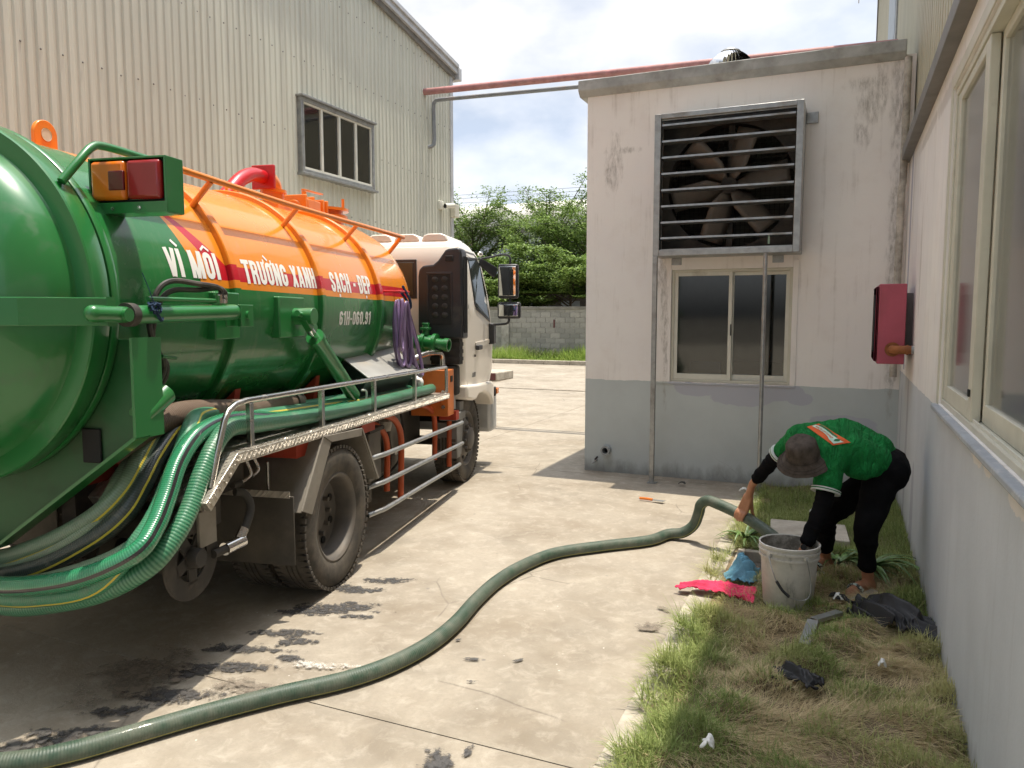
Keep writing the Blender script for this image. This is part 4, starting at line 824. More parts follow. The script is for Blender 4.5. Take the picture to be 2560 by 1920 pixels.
# ------------------------------------------------------------------ upper hydraulic cylinder and pads
MB().box(-.90, -.665, .265, .40, 1.665, 1.925).build('pad', 'green', TR, bevel=.008); MB().box(-.23, .10, .265, .40, 1.655, 1.915).build('pad', 'green', TR, bevel=.008)
hc = MB(); hc.cyl((-1.64,.18,1.80), (-.86,.18,1.815), .042, n=20); hco = hc.build('door_cylinder', 'green', TR)
MB().cyl((-1.64,.18,1.80), (-1.685,.18,1.80), .052, n=20).build('gland', 'chassis', hco); MB().cyl((-1.66,.18,1.80), (-1.87,.18,1.805), .036, n=16).ball((-1.87,.18,1.805), .036).build('rod_end', 'green', hco)
MB().lathe([(0,.02), (.03,.02), (.03,-.06)], (-1.72,.15,1.80), (0,-1,0), 14).build('pin', 'green', hco)
m = MB(); m.box(-.86, -.74, .135, .143, 1.735, 1.855); m.box(-.86, -.74, .225, .233, 1.735, 1.855); m.box(-.748, -.74, .143, .28, 1.735, 1.855); m.build('clevis', 'green', hco, bevel=.003)
MB().cyl((-.80,.12,1.80), (-.80,.25,1.80), .022).build('pin', 'green', hco)
MB().cyl((-1.55,.17,1.873), (-1.03,.17,1.873), .011).cyl((-1.03,.17,1.86), (-1.03,.17,1.90), .016).build('feed_pipe', 'green', hco)
MB().tube([(-1.0,.17,1.89), (-.985,.17,1.925), (-1.03,.17,1.945), (-1.15,.19,1.955), (-1.29,.22,1.965), (-1.37,.24,1.93), (-1.42,.25,1.84), (-1.43,.26,1.74), (-1.36,.28,1.63), (-1.30,.29,1.58), (-1.29,.31,1.50), (-1.34,.36,1.41)], .0135, 8, 5).build('hydraulic_hose', 'hydraulic', TR)
MB().tube([(-.96,.17,1.88), (-.95,.17,1.915), (-1.0,.18,1.94), (-1.14,.2,1.925), (-1.28,.23,1.92), (-1.345,.25,1.88), (-1.38,.26,1.80), (-1.40,.27,1.70), (-1.33,.29,1.61), (-1.265,.3,1.55), (-1.27,.32,1.47), (-1.33,.37,1.38)], .0135, 8, 5).build('hydraulic_hose', 'hydraulic', TR)
for u in (-1.0, -.955): MB().cyl((u,.17,1.86), (u,.17,1.905), .015, n=8).build('hose_fitting', 'stainless', TR)
MB().cyl((-1.345,.265,1.60), (-1.24,.265,1.585), .008).build('hose_clip', 'green', TR)
m = MB()
for k in range(26):
    a = k*.9; m.tube([(-1.56+.018*math.cos(a)+.001*k, .14+.02*math.sin(a*1.3), 1.83+.02*math.sin(a)), (-1.56+.022*math.cos(a+.9)+.001*k, .14+.02*math.sin(a*1.3+1), 1.83+.025*math.sin(a+.9))], .006, 5)
m.tube([(-1.55,.14,1.83), (-1.53,.13,1.79), (-1.50,.14,1.775), (-1.485,.15,1.80), (-1.50,.15,1.84), (-1.55,.15,1.85)], .008, 6, 4); m.tube([(-1.545,.14,1.85), (-1.54,.17,1.92), (-1.54,.20,1.99)], .002, 5)
m.build('tied_cord', 'towel_navy', TR)
# small capped cylinder behind the cradle
MB().cyl((-1.60,.20,1.34), (-1.43,.19,1.43), .052, n=20).build('lock_cylinder', 'green', TR); MB().cyl((-1.47,.20,1.455), (-1.505,.20,1.50), .014).build('nipple', 'green', TR); MB().cyl((-1.505,.20,1.50), (-1.53,.20,1.53), .011, n=8).build('nipple_tip', 'chrome', TR)
# ------------------------------------------------------------------ slanting boom cylinder
MB().cyl((.10,.19,1.645), (.78,.24,1.19), .052, n=24).build('tilt_cylinder', 'green', TR); MB().cyl((.085,.19,1.655), (.115,.19,1.635), .062, n=24).build('gland', 'green', TR); MB().cyl((.0,.185,1.71), (.09,.19,1.652), .026, n=12).build('piston_rod', 'chrome', TR)
MB().bar((-.06,.185,1.79), (.06,.188,1.69), .05, .075).cyl((-.03,.13,1.79), (-.03,.28,1.79), .055, n=18).build('rod_eye', 'green', TR, bevel=.004); MB().cyl((-.13,.2,1.81), (-.03,.2,1.79), .02).build('grease_pin', 'green', TR)
MB().tube([(.80,.18,1.23), (.84,.16,1.22), (.86,.17,1.16), (.82,.17,1.10)], .008, 6, 4).build('white_tie', 'white_litter', TR)
# ------------------------------------------------------------------ running board with railing
bp = [(-1.145,1.10), (2.47,1.045), (2.47,.993), (-1.13,1.045), (-1.385,.858), (-1.42,.905)]
MB().prism(bp, (0,0,0), (1,0,0), (0,0,1), (0,.70,0)).build('running_board', 'checker', TR, smooth=False, bevel=.003)
m = MB()
for k in range(80):
    u = -1.12+.0448*k; z = 1.073-(u+1.145)*.0152; m.bar((u-.016,-.0015,z-.015), (u+.016,-.0015,z+.015), .004, .008, (0,-1,0))
    m.bar((u-.012,.05,z+.0285), (u+.016,.02,z+.0285), .008, .003); m.bar((u+.01,.02,z+.0285), (u+.03,.05,z+.0285), .008, .003)
for k in range(7):
    f = (k+.5)/7; u, z = -1.135-.265*f, 1.07-.19*f; m.bar((u-.010,-.0015,z+.012), (u+.010,-.0015,z-.012), .004, .008, (0,-1,0))
stuff(m.build('tread_studs', 'checker', TR))
MB().tube([(-1.335,.035,.96), (-1.27,.035,1.12), (-1.20,.035,1.27), (-1.165,.035,1.315), (-1.10,.035,1.343), (-1.0,.035,1.352), (.5,.035,1.328), (2.40,.035,1.300), (2.455,.035,1.297), (2.47,.035,1.285), (2.47,.035,1.05)], .0165, 12, 1).build('railing', 'stainless', TR)
for u, z in ((-.97,1.35), (-.15,1.338), (.69,1.325), (1.57,1.312)):
    zb = 1.10-(u+1.145)*.0152; MB().box(u-.017, u+.017, .02, .05, zb+.004, z-.012).build('railing_post', 'stainless', TR, bevel=.003); MB().box(u-.075, u+.045, .006, .07, zb-.002, zb+.006).build('post_base', 'checker', TR)
    MB().lathe([(0,.006), (.008,.006), (.008,0)], (u-.05,.035,zb+.006), (0,0,1), 8).build('bolt', 'stainless', TR)
for za, zb in ((.75,.70), (.54,.485), (.33,.285)):
    MB().tube([(.60,.06,za-.015), (.72,.01,za-.003), (.85,-.003,za-.006), (1.8,-.003,(za+zb)/2), (2.80 if za > .4 else 2.70, -.003, zb), (2.86 if za > .4 else 2.78, .01, zb)], .019, 12, 3, caps=False).build('side_guard_tube', 'galv', TR)
# ------------------------------------------------------------------ wheels
def make_wheel(u, y0, out=-1, w=.245, Rw=.475, rear=True, inner=False):
    """y0: outer face of the tyre; out=-1 faces the truck's right"""
    ax = (0, -out, 0); o = (u, y0, .470)
    pf = [(.285,.03), (.30,.012), (.34,.0), (.40,-.004), (.435,.004), (.452,.014), (.458,.03)]
    gr = [(.470,.034), (.4745,.06), (.4745,.083), (.462,.085), (.462,.093), (.476,.095), (.476,.118), (.464,.119), (.464,.126)]
    pf = pf+gr; full = pf+[(r, w-h) for r, h in pf[::-1]]
    t = MB().lathe(full, o, ax, 72)
    A = Vector(ax)
    for k in range(64):
        a = 2*math.pi*k/64; d = Vector((math.cos(a), 0, math.sin(a))); q = Vector((-math.sin(a), 0, math.cos(a)))
        for hh, sw in ((.030, 0), (w-.030, .5)):
            a2 = a+sw*2*math.pi/64; d = Vector((math.cos(a2), 0, math.sin(a2))); q = Vector((-math.sin(a2), 0, math.cos(a2)))
            p = Vector(o)+d*.464+A*hh
            t.bar(p-q*.014-d*.0, p+q*.014-d*.0, .060, .022, d)
    to = t.build('wheel', 'tyre', TR, ang=40)
    if rear and not inner: rp_ = [(.292,.04), (.296,.016), (.286,.010), (.272,.018), (.262,.035), (.258,.06), (.252,.15), (.235,.162), (.16,.170), (.112,.168), (.108,.155), (.095,.15), (.0,.15)]
    elif rear: rp_ = [(.292,.04), (.27,.02), (.25,.06), (.1,.07), (.0,.07)]
    else: rp_ = [(.292,.04), (.296,.016), (.28,.012), (.265,.03), (.255,.06), (.22,.045), (.17,.018), (.12,.012), (.115,-.03), (.09,-.045), (.0,-.045)]
    MB().lathe(rp_, o, ax, 48).build('rim', 'rim', to, ang=35)
    if not inner:
        for k in range(10):
            a = 2*math.pi*k/10; p = Vector(o)+Vector((math.cos(a), 0, math.sin(a)))*.142; h = .168 if rear else .014
            MB().cyl(p+A*h, p+A*(h-.035), .016, n=6).build('wheel_nut', 'rim', to)
        for k in range(8):
            a = 2*math.pi*(k+.5)/8; p = Vector(o)+Vector((math.cos(a), 0, math.sin(a)))*.205; h = .160 if rear else .035
            MB().cyl(p+A*(h+.004), p+A*(h-.004), .026, n=12).build('hand_hole', 'dark', to)
    return to
for y0, s_ in ((0.0, -1), (2.2, 1)):
    make_wheel(0, y0, s_); make_wheel(0, y0-s_*.285, s_, inner=True); make_wheel(3.30, y0-s_*.055, s_, rear=False)
MB().cyl((0,.25,.47), (0,1.95,.47), .075).ball((0,1.1,.47), (.2,.16,.2)).build('rear_axle', 'chassis', TR); MB().cyl((3.3,.25,.43), (3.3,1.95,.43), .05).build('front_axle', 'chassis', TR)
MB().cyl((.1,1.1,.50), (1.7,1.1,.60), .05).build('drive_shaft', 'chassis', TR)
for s_ in (.66, 1.46): MB().box(-1.50, 4.2, s_, s_+.08, .74, .97).build('chassis_rail', 'chassis', TR)
for s_ in (.62, 1.50): MB().box(-1.45, 2.5, s_, s_+.08, .972, 1.06).build('sub_frame', 'red_frame', TR)
for u in (-.38, .59): MB().box(u, u+.245, .09, 2.1, .925, 1.012).build('cross_member', 'red_frame', TR, bevel=.004)
for u in (-1.35, -.45, .6, 1.7): MB().prism([(.5,1.06), (1.7,1.06), (1.75,1.35), (1.5,1.12), (.7,1.12), (.45,1.35)], (u,0,0), (0,1,0), (0,0,1), (.06,0,0)).build('saddle', 'red_frame', TR)
for s_ in (.74, 1.44): MB().prism([(-.75,.60), (-.7,.56), (0,.50), (.7,.56), (.75,.60), (0,.58)], (0,s_-.04,0), (1,0,0), (0,0,1), (0,.08,0)).build('leaf_spring', 'chassis', TR)
# unseen left-hand side of the body, mirrored; added to limit light under the truck
MB().prism(bp, (0,1.50,0), (1,0,0), (0,0,1), (0,.70,0)).build('running_board', 'checker', TR, smooth=False, bevel=.003)
MB().box(-1.30, -.45, 1.60, 1.68, .62, 1.03).build('skirt_panel', 'flap', TR); MB().box(-.60, -.588, 1.64, 2.2, .33, .745).build('mud_flap', 'flap', TR, bevel=.003)
MB().box(.75, 2.3, 1.75, 2.16, .42, .98).build('fuel_tank', 'engine', TR, bevel=.04, seg=3); MB().box(-1.4, 2.4, .78, 1.42, .90, .94).build('light_block_pan', 'chassis', TR)  # pan between the rails is added, unseen, to block light under the truck
# fender frame over the rear wheels
m = MB(); m.prism([(-.215,1.038), (-.105,.985), (-.385,.585), (-.505,.635)], (0,-.006,0), (1,0,0), (0,0,1), (0,.014,0)); m.prism([(-.213,1.04), (.375,1.008), (.355,.955), (-.103,.987)], (0,-.010,0), (1,0,0), (0,0,1), (0,.014,0)); m.prism([(.372,1.008), (.395,1.0), (.675,.59), (.650,.585)], (0,-.006,0), (1,0,0), (0,0,1), (0,.012,0))
m.build('fender_frame', 'fender', TR, smooth=False, bevel=.002)
m = MB(); 
for (a, b), (c, d) in (((-.20,1.03), (-.49,.62)), ((-.20,1.03), (.38,1.0)), ((.385,1.0), (.66,.585))): m.bar((a,.30,b), (c,.30,d), .58, .012, (-(d-b), 0, c-a))
m.build('fender_plate', 'fender', TR, smooth=False)
MB().box(-.60, -.588, .0, .56, .33, .745).build('mud_flap', 'flap', TR, bevel=.003); MB().box(-.606, -.602, .02, .5, .735, .775).build('flap_strip', 'checker', TR)
MB().box(-1.30, -.45, .52, .60, .62, 1.03).build('skirt_panel', 'flap', TR); MB().box(-1.0, -.62, .30, .52, .80, 1.02).build('valve_box', 'chassis', TR, bevel=.01)
MB().tube([(-.72,.22,.97), (-.71,.2,.90), (-.75,.2,.875), (-.82,.2,.87)], .010, 8, 3).tube([(-.64,.22,.97), (-.63,.2,.91), (-.67,.2,.885), (-.70,.2,.88)], .010, 8, 3).build('pipe_fittings', 'stainless', TR); MB().cyl((-.82,.2,.87), (-.90,.2,.868), .018).build('pipe_fitting', 'chassis', TR)
MB().cyl((-.53,.2,.93), (-.53,.2,.72), .008).build('stud', 'stainless', TR)
# spare disc under the tail with swivel joint
dc = (-1.40, .10, .63); m = MB(); n = 48
def pd(r, a): return (dc[0]+r*math.cos(a), dc[2]+r*math.sin(a))
out_ = [pd(.205, 2*math.pi*k/n) for k in range(n)]; holes_ = []
m.lathe([(.115,0), (.205,0), (.205,.012), (.115,.012), (.115,0)], (dc[0],dc[1],dc[2]), (0,1,0), 48)
m.lathe([(.0,0), (.06,0), (.06,.012), (0,.012)], (dc[0],dc[1],dc[2]), (0,1,0), 32)
for k in range(5):
    a = R(54+72*k); m.bar((dc[0]+.05*math.cos(a), dc[1]+.006, dc[2]+.05*math.sin(a)), (dc[0]+.125*math.cos(a), dc[1]+.006, dc[2]+.125*math.sin(a)), .012, .062, (-math.sin(a), 0, math.cos(a)))
m.build('reel_disc', 'chassis', TR, ang=25); MB().lathe([(.0,-.05), (.045,-.05), (.05,-.03), (.05,0)], (dc[0],dc[1],dc[2]), (0,1,0), 20).build('reel_hub', 'chassis', TR)
MB().lathe([(.115,0), (.205,0), (.205,.012), (.115,.012), (.115,0)], (dc[0]+.05,.50,dc[2]-.02), (0,1,0), 40).build('reel_disc', 'flap', TR)
MB().cyl((-1.40,.14,.63), (-1.35,.5,.62), .09, n=24).build('reel_drum', 'chassis', TR)
MB().box(-1.36, -1.22, .085, .125, .66, .84).build('swivel_bracket', 'fender', TR, bevel=.004); MB().box(-1.45, -1.1, .14, .5, .72, .86).build('reel_mount', 'chassis', TR)
MB().cyl((-1.25,.09,.60), (-1.12,.08,.60), .022).build('swivel_stub', 'chassis', TR); MB().cyl((-1.16,.085,.60), (-1.02,.07,.605), .034, n=18).build('swivel_joint', 'chrome', TR)
MB().tube([(-1.03,.075,.63), (-.99,.07,.67), (-.94,.07,.74), (-.93,.08,.80), (-.96,.1,.85), (-1.0,.12,.86)], .022, 12, 4).build('swivel_hose', 'rubber', TR); MB().cyl((-1.04,.075,.62), (-1.0,.07,.665), .027, n=8).build('swivel_nut', 'stainless', TR)
# ------------------------------------------------------------------ under the board: pump, battery box, gearbox
MB().box(.78, 1.02, .12, .5, .52, .90).build('battery_box', 'engine', TR, bevel=.01); MB().box(.76, 1.04, .10, .52, .90, .93).build('battery_lid', 'chassis', TR)
m = MB(); m.box(1.05, 1.36, .35, .75, .22, .52); m.cyl((.95,.55,.37), (1.45,.55,.37), .12); m.box(1.1, 1.3, .33, .36, .28, .46); m.build('vacuum_pump', 'engine', TR, bevel=.012)
for i in range(2):
    for j in range(3): MB().box(1.12+.1*i, 1.17+.1*i, .325, .335, .27+.08*j, .32+.08*j).build('pump_boss', 'engine', TR, bevel=.004)
m = MB(); m.cyl((1.9,.9,.62), (2.5,.95,.66), .22, .27); m.box(2.4, 3.3, .6, 1.5, .42, .98); m.build('gearbox', 'engine', TR, bevel=.02); MB().box(2.1, 2.6, .55, .9, .30, .45).build('oil_pan', 'engine', TR, bevel=.03)
MB().lathe([(.05,0), (.065,.09), (.05,.1)], (2.05,.5,.72), (0,0,1), 14, cap0=True, cap1=True).build('breather', 'mouldy', TR); MB().tube([(2.05,.48,.72), (2.06,.45,.5), (2.0,.46,.35), (1.8,.5,.28)], .012, 8, 4).tube([(2.3,.45,.9), (2.32,.42,.6), (2.25,.45,.4), (2.1,.5,.3)], .012, 8, 4).build('hose_lines', 'rubber', TR)
MB().cyl((.35,.5,.32), (1.0,.45,.30), .075).build('exhaust_pipe', 'fender', TR); MB().cyl((.45,.35,.50), (.75,.3,.50), .06).build('air_tank', 'chassis', TR)
MB().tube([(.85,.3,1.0), (1.05,.2,1.005), (1.25,.13,.965), (1.40,.12,.87), (1.46,.12,.74), (1.45,.12,.5), (1.43,.12,.25)], .026, 12, 4).build('orange_hose', 'orange_hose', TR)
MB().tube([(.85,.36,.94), (1.0,.28,.945), (1.15,.22,.91), (1.28,.20,.82), (1.34,.2,.70), (1.33,.2,.5), (1.32,.2,.33)], .026, 12, 4).build('orange_hose', 'orange_hose', TR)
MB().tube([(2.0,.25,.98), (2.3,.17,.985), (2.6,.12,.95), (2.78,.12,.85), (2.83,.12,.72), (2.82,.12,.5), (2.81,.12,.25)], .026, 12, 4).build('orange_hose', 'orange_hose', TR)
MB().tube([(1.9,.34,.95), (2.2,.26,.955), (2.42,.22,.91), (2.56,.2,.82), (2.60,.2,.68), (2.59,.2,.5), (2.58,.2,.36)], .026, 12, 4).build('orange_hose', 'orange_hose', TR)
MB().box(2.52, 2.72, .035, .42, .805, 1.262).build('control_box', 'orange_dull', TR, bevel=.006); MB().box(2.725, 2.86, .06, .40, .84, 1.25).build('side_plate', 'sheet', TR, bevel=.004); MB().box(2.60, 2.66, .028, .034, 1.14, 1.20).build('box_label', 'dark', TR)
for z in (.90, 1.05): MB().cyl((2.50,.08,z), (2.53,.08,z), .018, n=8).build('bolt', 'stainless', TR)
MB().box(2.74, 2.84, .02, .2, .74, .83).build('frame_end', 'red_frame', TR)
MB().tube([(2.15,.35,1.30), (2.3,.3,1.38), (2.42,.24,1.42), (2.55,.18,1.43), (2.64,.15,1.42), (2.68,.14,1.37), (2.685,.14,1.27)], .028, 14, 5).build('suction_elbow', 'stainless', TR)
# toolbox with sloping sheet lid
A_, B_, C_, D_ = Vector((1.0,.42,1.46)), Vector((2.02,.42,1.535)), Vector((1.92,.12,1.305)), Vector((.80,.12,1.325))
nrm = (B_-A_).cross(D_-A_).normalized(); nrm = nrm if nrm.z > 0 else -nrm
MB().add([A_, B_, C_, D_, A_-nrm*.012, B_-nrm*.012, C_-nrm*.012, D_-nrm*.012], [(0,3,2,1), (4,5,6,7), (0,1,5,4), (1,2,6,5), (2,3,7,6), (3,0,4,7)]).build('toolbox_lid', 'sheet', TR, smooth=False, bevel=.004)
MB().add([A_-nrm*.015, B_-nrm*.015, C_-nrm*.015+Vector((0,.02,0)), D_-nrm*.015+Vector((.03,.02,0)), Vector((1.0,.42,1.06)), Vector((2.0,.42,1.06)), Vector((1.9,.30,1.06)), Vector((.9,.30,1.06))], [(0,1,2,3), (4,7,6,5), (0,4,5,1), (1,5,6,2), (2,6,7,3), (3,7,4,0)]).build('toolbox', 'black_plastic', TR, smooth=False, bevel=.004)
# drain valve beside the cab
m = MB(); v0 = Vector((2.66,.50,1.54)); v1 = Vector((2.62,.02,1.50))
m.lathe([(.0,0), (.095,0), (.095,.03), (.07,.035), (.07,.16), (.10,.165), (.10,.20), (.078,.205), (.078,.28), (.10,.285), (.10,.32), (.055,.325), (.055,.40), (.066,.405), (.066,.45), (.05,.45), (.05,.38)], v0, v1-v0, 24); m.build('drain_valve', 'green', TR); MB().cyl((2.645,.30,1.60), (2.645,.30,1.70), .035).box(2.60, 2.69, .255, .345, 1.65, 1.675).box(2.61, 2.68, .27, .33, 1.70, 1.72).build('valve_bonnet', 'green', TR, bevel=.004)
# ------------------------------------------------------------------ cab
lev = [(.98,.03,4.45), (1.15,.008,4.50), (1.5,0,4.53), (1.75,0,4.42), (1.95,.004,4.36), (2.2,.03,4.25), (2.34,.045,4.18), (2.44,.065,4.08), (2.495,.085,4.02), (2.50,.10,4.0), (2.54,.115,3.94), (2.575,.15,3.88), (2.595,.22,3.78), (2.602,.36,3.62)]
V = []; NP = 48
for z, e, uf in lev:
    ub = 2.96+max(0, e-.05)*1.2; rb, rf = .10, .40; P = []
    for cxx, cyy, rr, a0 in ((uf-rf, e+rf*.8, rf, -90), (uf-rf, 2.2-e-rf*.8, rf, 0), (ub+rb, 2.2-e-rb, rb, 90), (ub+rb, e+rb, rb, 180)):
        for k in range(NP//4):
            a = R(a0+90*k/(NP//4-1)); P.append((cxx+rr*math.cos(a), cyy+rr*(.8 if rr == rf else 1)*math.sin(a), z))
    V += P
F = [tuple(range(NP))[::-1], tuple((len(lev)-1)*NP+k for k in range(NP))]
for i in range(len(lev)-1):
    for k in range(NP): F.append((i*NP+k, i*NP+(k+1) % NP, (i+1)*NP+(k+1) % NP, (i+1)*NP+k))
cab = MB().add(V, F).build('cab', 'cab_white', TR, ang=40)
for k in range(6):
    s_ = .34+.305*k; MB().prism([(-.145,-.03), (-.12,.03), (-.07,.050), (.07,.050), (.12,.03), (.145,-.03)], (3.06,s_,2.592), (0,1,0), (0,0,1), (.62,0,-.01)).build('roof_rib', 'cab_white', cab, bevel=.012)
def cab_s(z):
    for i in range(len(lev)-1):
        if lev[i][0] <= z <= lev[i+1][0]: f = (z-lev[i][0])/(lev[i+1][0]-lev[i][0]); return lev[i][1]+f*(lev[i+1][1]-lev[i][1])
    return .0
def side_poly(P, off, name, mat, th=.01):
    n = len(P); V = [(u, cab_s(z)-off, z) for u, z in P]+[(u, cab_s(z)-off+th, z) for u, z in P]
    return MB().add(V, [tuple(range(n)), tuple(range(n, 2*n))[::-1]]+[(k, n+k, n+(k+1) % n, (k+1) % n) for k in range(n)]).build(name, mat, cab, smooth=False)
dr = [(3.16,1.06), (4.06,1.04), (4.12,1.45), (4.06,1.72), (3.93,2.06), (3.78,2.36), (3.66,2.455), (3.20,2.455), (3.15,1.9)]
side_poly([(u-(.012 if u < 3.5 else -.012), z) for u, z in dr], .0015, 'door_gap', 'chassis'); do = side_poly(dr, .005, 'door', 'cab_white')
wn_ = [(3.30,2.41), (3.38,1.93), (3.46,1.855), (4.045,1.72), (3.91,2.06), (3.76,2.36), (3.66,2.425)]
side_poly(wn_, .0075, 'window_rubber', 'black_plastic'); side_poly([(3.325,2.388), (3.40,1.945), (3.47,1.88), (3.985,1.755), (3.875,2.06), (3.735,2.345), (3.65,2.40)], .0095, 'side_window', 'mirror_glass' if False else 'glass_cabs')
side_poly([(3.22,2.475), (3.60,2.472), (3.72,2.42), (3.72,2.408), (3.60,2.458), (3.22,2.462)], .010, 'rain_gutter', 'grey_trim', .012)
MB().box(3.40, 3.56, -.045, -.004, 1.42, 1.47).build('door_handle', 'black_plastic', cab, bevel=.008); MB().cyl((3.38,-.012,1.36), (3.38,-.0,1.36), .014).build('door_lock', 'chassis', cab)
side_poly([(3.40,1.50), (4.10,1.52), (4.115,1.49), (3.62,1.44), (3.42,1.47)], .009, 'door_crease', 'cab_white'); side_poly([(3.30,1.13), (3.42,1.13), (3.42,1.18), (3.32,1.18)], .0085, 'door_badge', 'grey_trim')
# wheel arch and bumper end
m = MB(); arch = [(2.97,1.075), (3.45,1.05), (4.04,1.03), (4.13,.97), (4.12,.76), (4.06,.74), (4.03,.79), (3.96,.85), (3.82,.90), (3.62,.935), (3.44,.93), (3.34,.89), (3.24,.885), (2.98,.925)]
m.prism(arch, (0,-.035,0), (1,0,0), (0,0,1), (0,.24,0)); m.build('wheel_arch', 'cab_white', cab, bevel=.03, seg=3)
MB().box(3.55, 4.1, .3, 1.9, .60, .98).build('front_underbody', 'chassis', cab); MB().box(2.95, 3.2, .22, 1.98, .75, .99).build('cab_mount', 'chassis', cab)
MB().box(4.15, 4.42, .0, 2.2, .40, .92).build('bumper', 'flashing', cab, bevel=.06, seg=3); MB().box(4.20, 4.30, -.05, -.0, .86, .93).build('side_marker', 'amber', cab, bevel=.008); MB().box(4.15, 4.2, -.04, 0, .84, .95).build('marker_base', 'black_plastic', cab, bevel=.008)
MB().box(2.80, 3.12, .03, .22, .72, .80).build('step_bracket', 'grey_trim', TR, bevel=.008); MB().prism([(2.98,.90), (3.12,.90), (3.10,.70), (3.03,.34), (2.98,.34)], (0,.05,0), (1,0,0), (0,0,1), (0,.12,0)).build('step_panel', 'grey_trim', TR, bevel=.008); MB().box(2.83, 2.96, .04, .3, .33, .70).build('step_panel', 'grey_trim', TR, bevel=.006)
# rear window and air intake
MB().box(2.948, 2.96, .50, 1.70, 1.97, 2.37).build('window_rubber', 'black_plastic', cab, bevel=.05, seg=4); MB().box(2.943, 2.95, .535, 1.665, 2.00, 2.34).build('rear_window', 'glass_cabs', cab, bevel=.003)
ip = [(.415,1.62), (.41,2.18), (.40,2.25), (.36,2.292), (.25,2.30), (.20,2.34), (.125,2.44), (.09,2.455), (.0,2.465), (-.035,2.45), (-.045,2.40), (-.055,1.56), (.05,1.56), (.36,1.58)]
ik = MB().prism(ip, (2.74,0,0), (0,1,0), (0,0,1), (.20,0,0)).build('air_intake', 'black_plastic', cab, bevel=.02, seg=3)
m = MB(); 
for r in ((.05,.32,2.20,2.225), (.05,.07,1.72,2.20), (.30,.32,1.72,2.20)): m.box(2.732, 2.742, *r)
m.build('grille_frame', 'black_plastic', ik, bevel=.006); MB().box(2.735, 2.7395, .072, .298, 1.70, 2.198).build('grille_back', 'dark', ik)
for r in range(5):
    for c_ in range(2): MB().ball((2.738,.13+.10*c_,1.80+.088*r), (.014,.036,.030), 12, 8).build('grille_cell', 'rubber', ik)
for k in range(3): MB().box(2.78+.045*k, 2.80+.045*k, -.064, -.056, 1.62, 2.38).build('side_louvre', 'dark', ik)
MB().box(2.726, 2.738, .04, .12, 2.33, 2.385).build('intake_recess', 'dark', ik, bevel=.006)
m = MB()
for k in range(7): m.box(2.80-.01*(k % 2), 2.92, .0-.008*(k % 2), .30+.008*(k % 2), 1.30+.037*k, 1.337+.037*k)
m.build('bellows', 'rubber', ik); MB().box(2.80, 2.94, .03, .6, .98, 1.29).build('duct', 'chassis', ik, bevel=.03)
# mirrors
mt = thing  # (mirrors move with the cab: parts)
MB().tube([(3.76,.06,2.425), (3.80,-.05,2.44), (3.90,-.16,2.475), (3.95,-.24,2.475), (3.95,-.265,2.44), (3.95,-.265,2.37)], .012, 8, 4).build('mirror_arm', 'black_plastic', cab); MB().tube([(4.04,.0,1.685), (4.0,-.12,1.69), (3.96,-.22,1.70), (3.95,-.25,1.73), (3.95,-.25,1.77)], .014, 8, 4).build('mirror_arm', 'black_plastic', cab); MB().cyl((3.95,-.265,1.93), (3.95,-.265,2.0), .012).build('mirror_arm', 'black_plastic', cab)
for s0_, s1_, z0_, z1_ in ((-.365,-.125,1.985,2.375), (-.39,-.12,1.755,1.945)):
    mo = MB().box(3.91, 3.99, s0_, s1_, z0_, z1_).build('mirror', 'black_plastic', cab, bevel=.03, seg=3); MB().box(3.906, 3.912, s0_+.025, s1_-.02, z0_+.03, z1_-.03).build('mirror_glass', 'mirror_glass', mo, bevel=.004)
MB().prism([(0,0), (.20,-.11), (.20,-.20), (.17,-.22), (0,-.08)], (3.74,.03,2.44), (.75,-.9,0), (.1,-.1,1), (.03,.02,.0)).build('kerb_mirror', 'black_plastic', cab, bevel=.012); MB().box(4.0, 4.12, -.06, .02, 1.46, 1.70).build('mirror_base', 'black_plastic', cab, bevel=.012)
MB().ball((3.82,.05,2.485), (.05,.03,.028)).build('clearance_lamp', 'chrome', cab)
# ================================================================== hoses and loose gear on the truck (things of their own, given in truck coordinates)
TM = Matrix.Translation((-3.02,4.06,0)) @ Matrix.Rotation(R(101), 4, 'Z')
def tpt(P): return [TM @ Vector(p) for p in P]
def hose_thing(name, P, r, mat, label, grp, res=7, n=18):
    return tag(MB().tube(tpt(P), r, n, res).build(name, mat), label, 'hose', grp)
G = 'hoses draped over the truck tail'
hose_thing('draped_hose', [(.6,.22,1.125), (.1,.18,1.135), (-.4,.20,1.17), (-.8,.19,1.225), (-1.05,.17,1.235), (-1.27,.15,1.20), (-1.44,.13,1.10), (-1.56,.11,.96), (-1.66,.10,.85), (-1.76,.12,.765), (-1.82,.32,.668), (-1.84,.58,.61), (-1.80,.88,.575), (-1.74,1.3,.58), (-1.72,1.7,.68), (-1.70,2.0,.85), (-1.52,1.800,.96), (-1.32,1.750,1.12), (-1.05,1.700,1.17), (-.5,1.700,1.15), (.2,1.700,1.14)], .045, 'hose_shiny', 'bright shiny green hose with a black stripe, frontmost of the draped bundle', G)
hose_thing('draped_hose', [(2.3,.13,1.10), (1.7,.13,1.11), (1.0,.12,1.12), (.3,.11,1.135), (-.4,.10,1.17), (-.85,.09,1.20), (-1.08,.085,1.215), (-1.22,.08,1.15), (-1.34,.075,1.03), (-1.44,.07,.90), (-1.55,.08,.78), (-1.66,.14,.665), (-1.71,.36,.545), (-1.70,.68,.46), (-1.66,.95,.42), (-1.6,1.4,.44), (-1.6,1.9,.62), (-1.52,1.875,.96), (-1.32,1.825,1.12), (-1.05,1.775,1.17), (-.5,1.775,1.15), (.2,1.775,1.14)], .046, 'hose_rib', 'ribbed green hose, lowest and rightmost of the draped bundle', G)
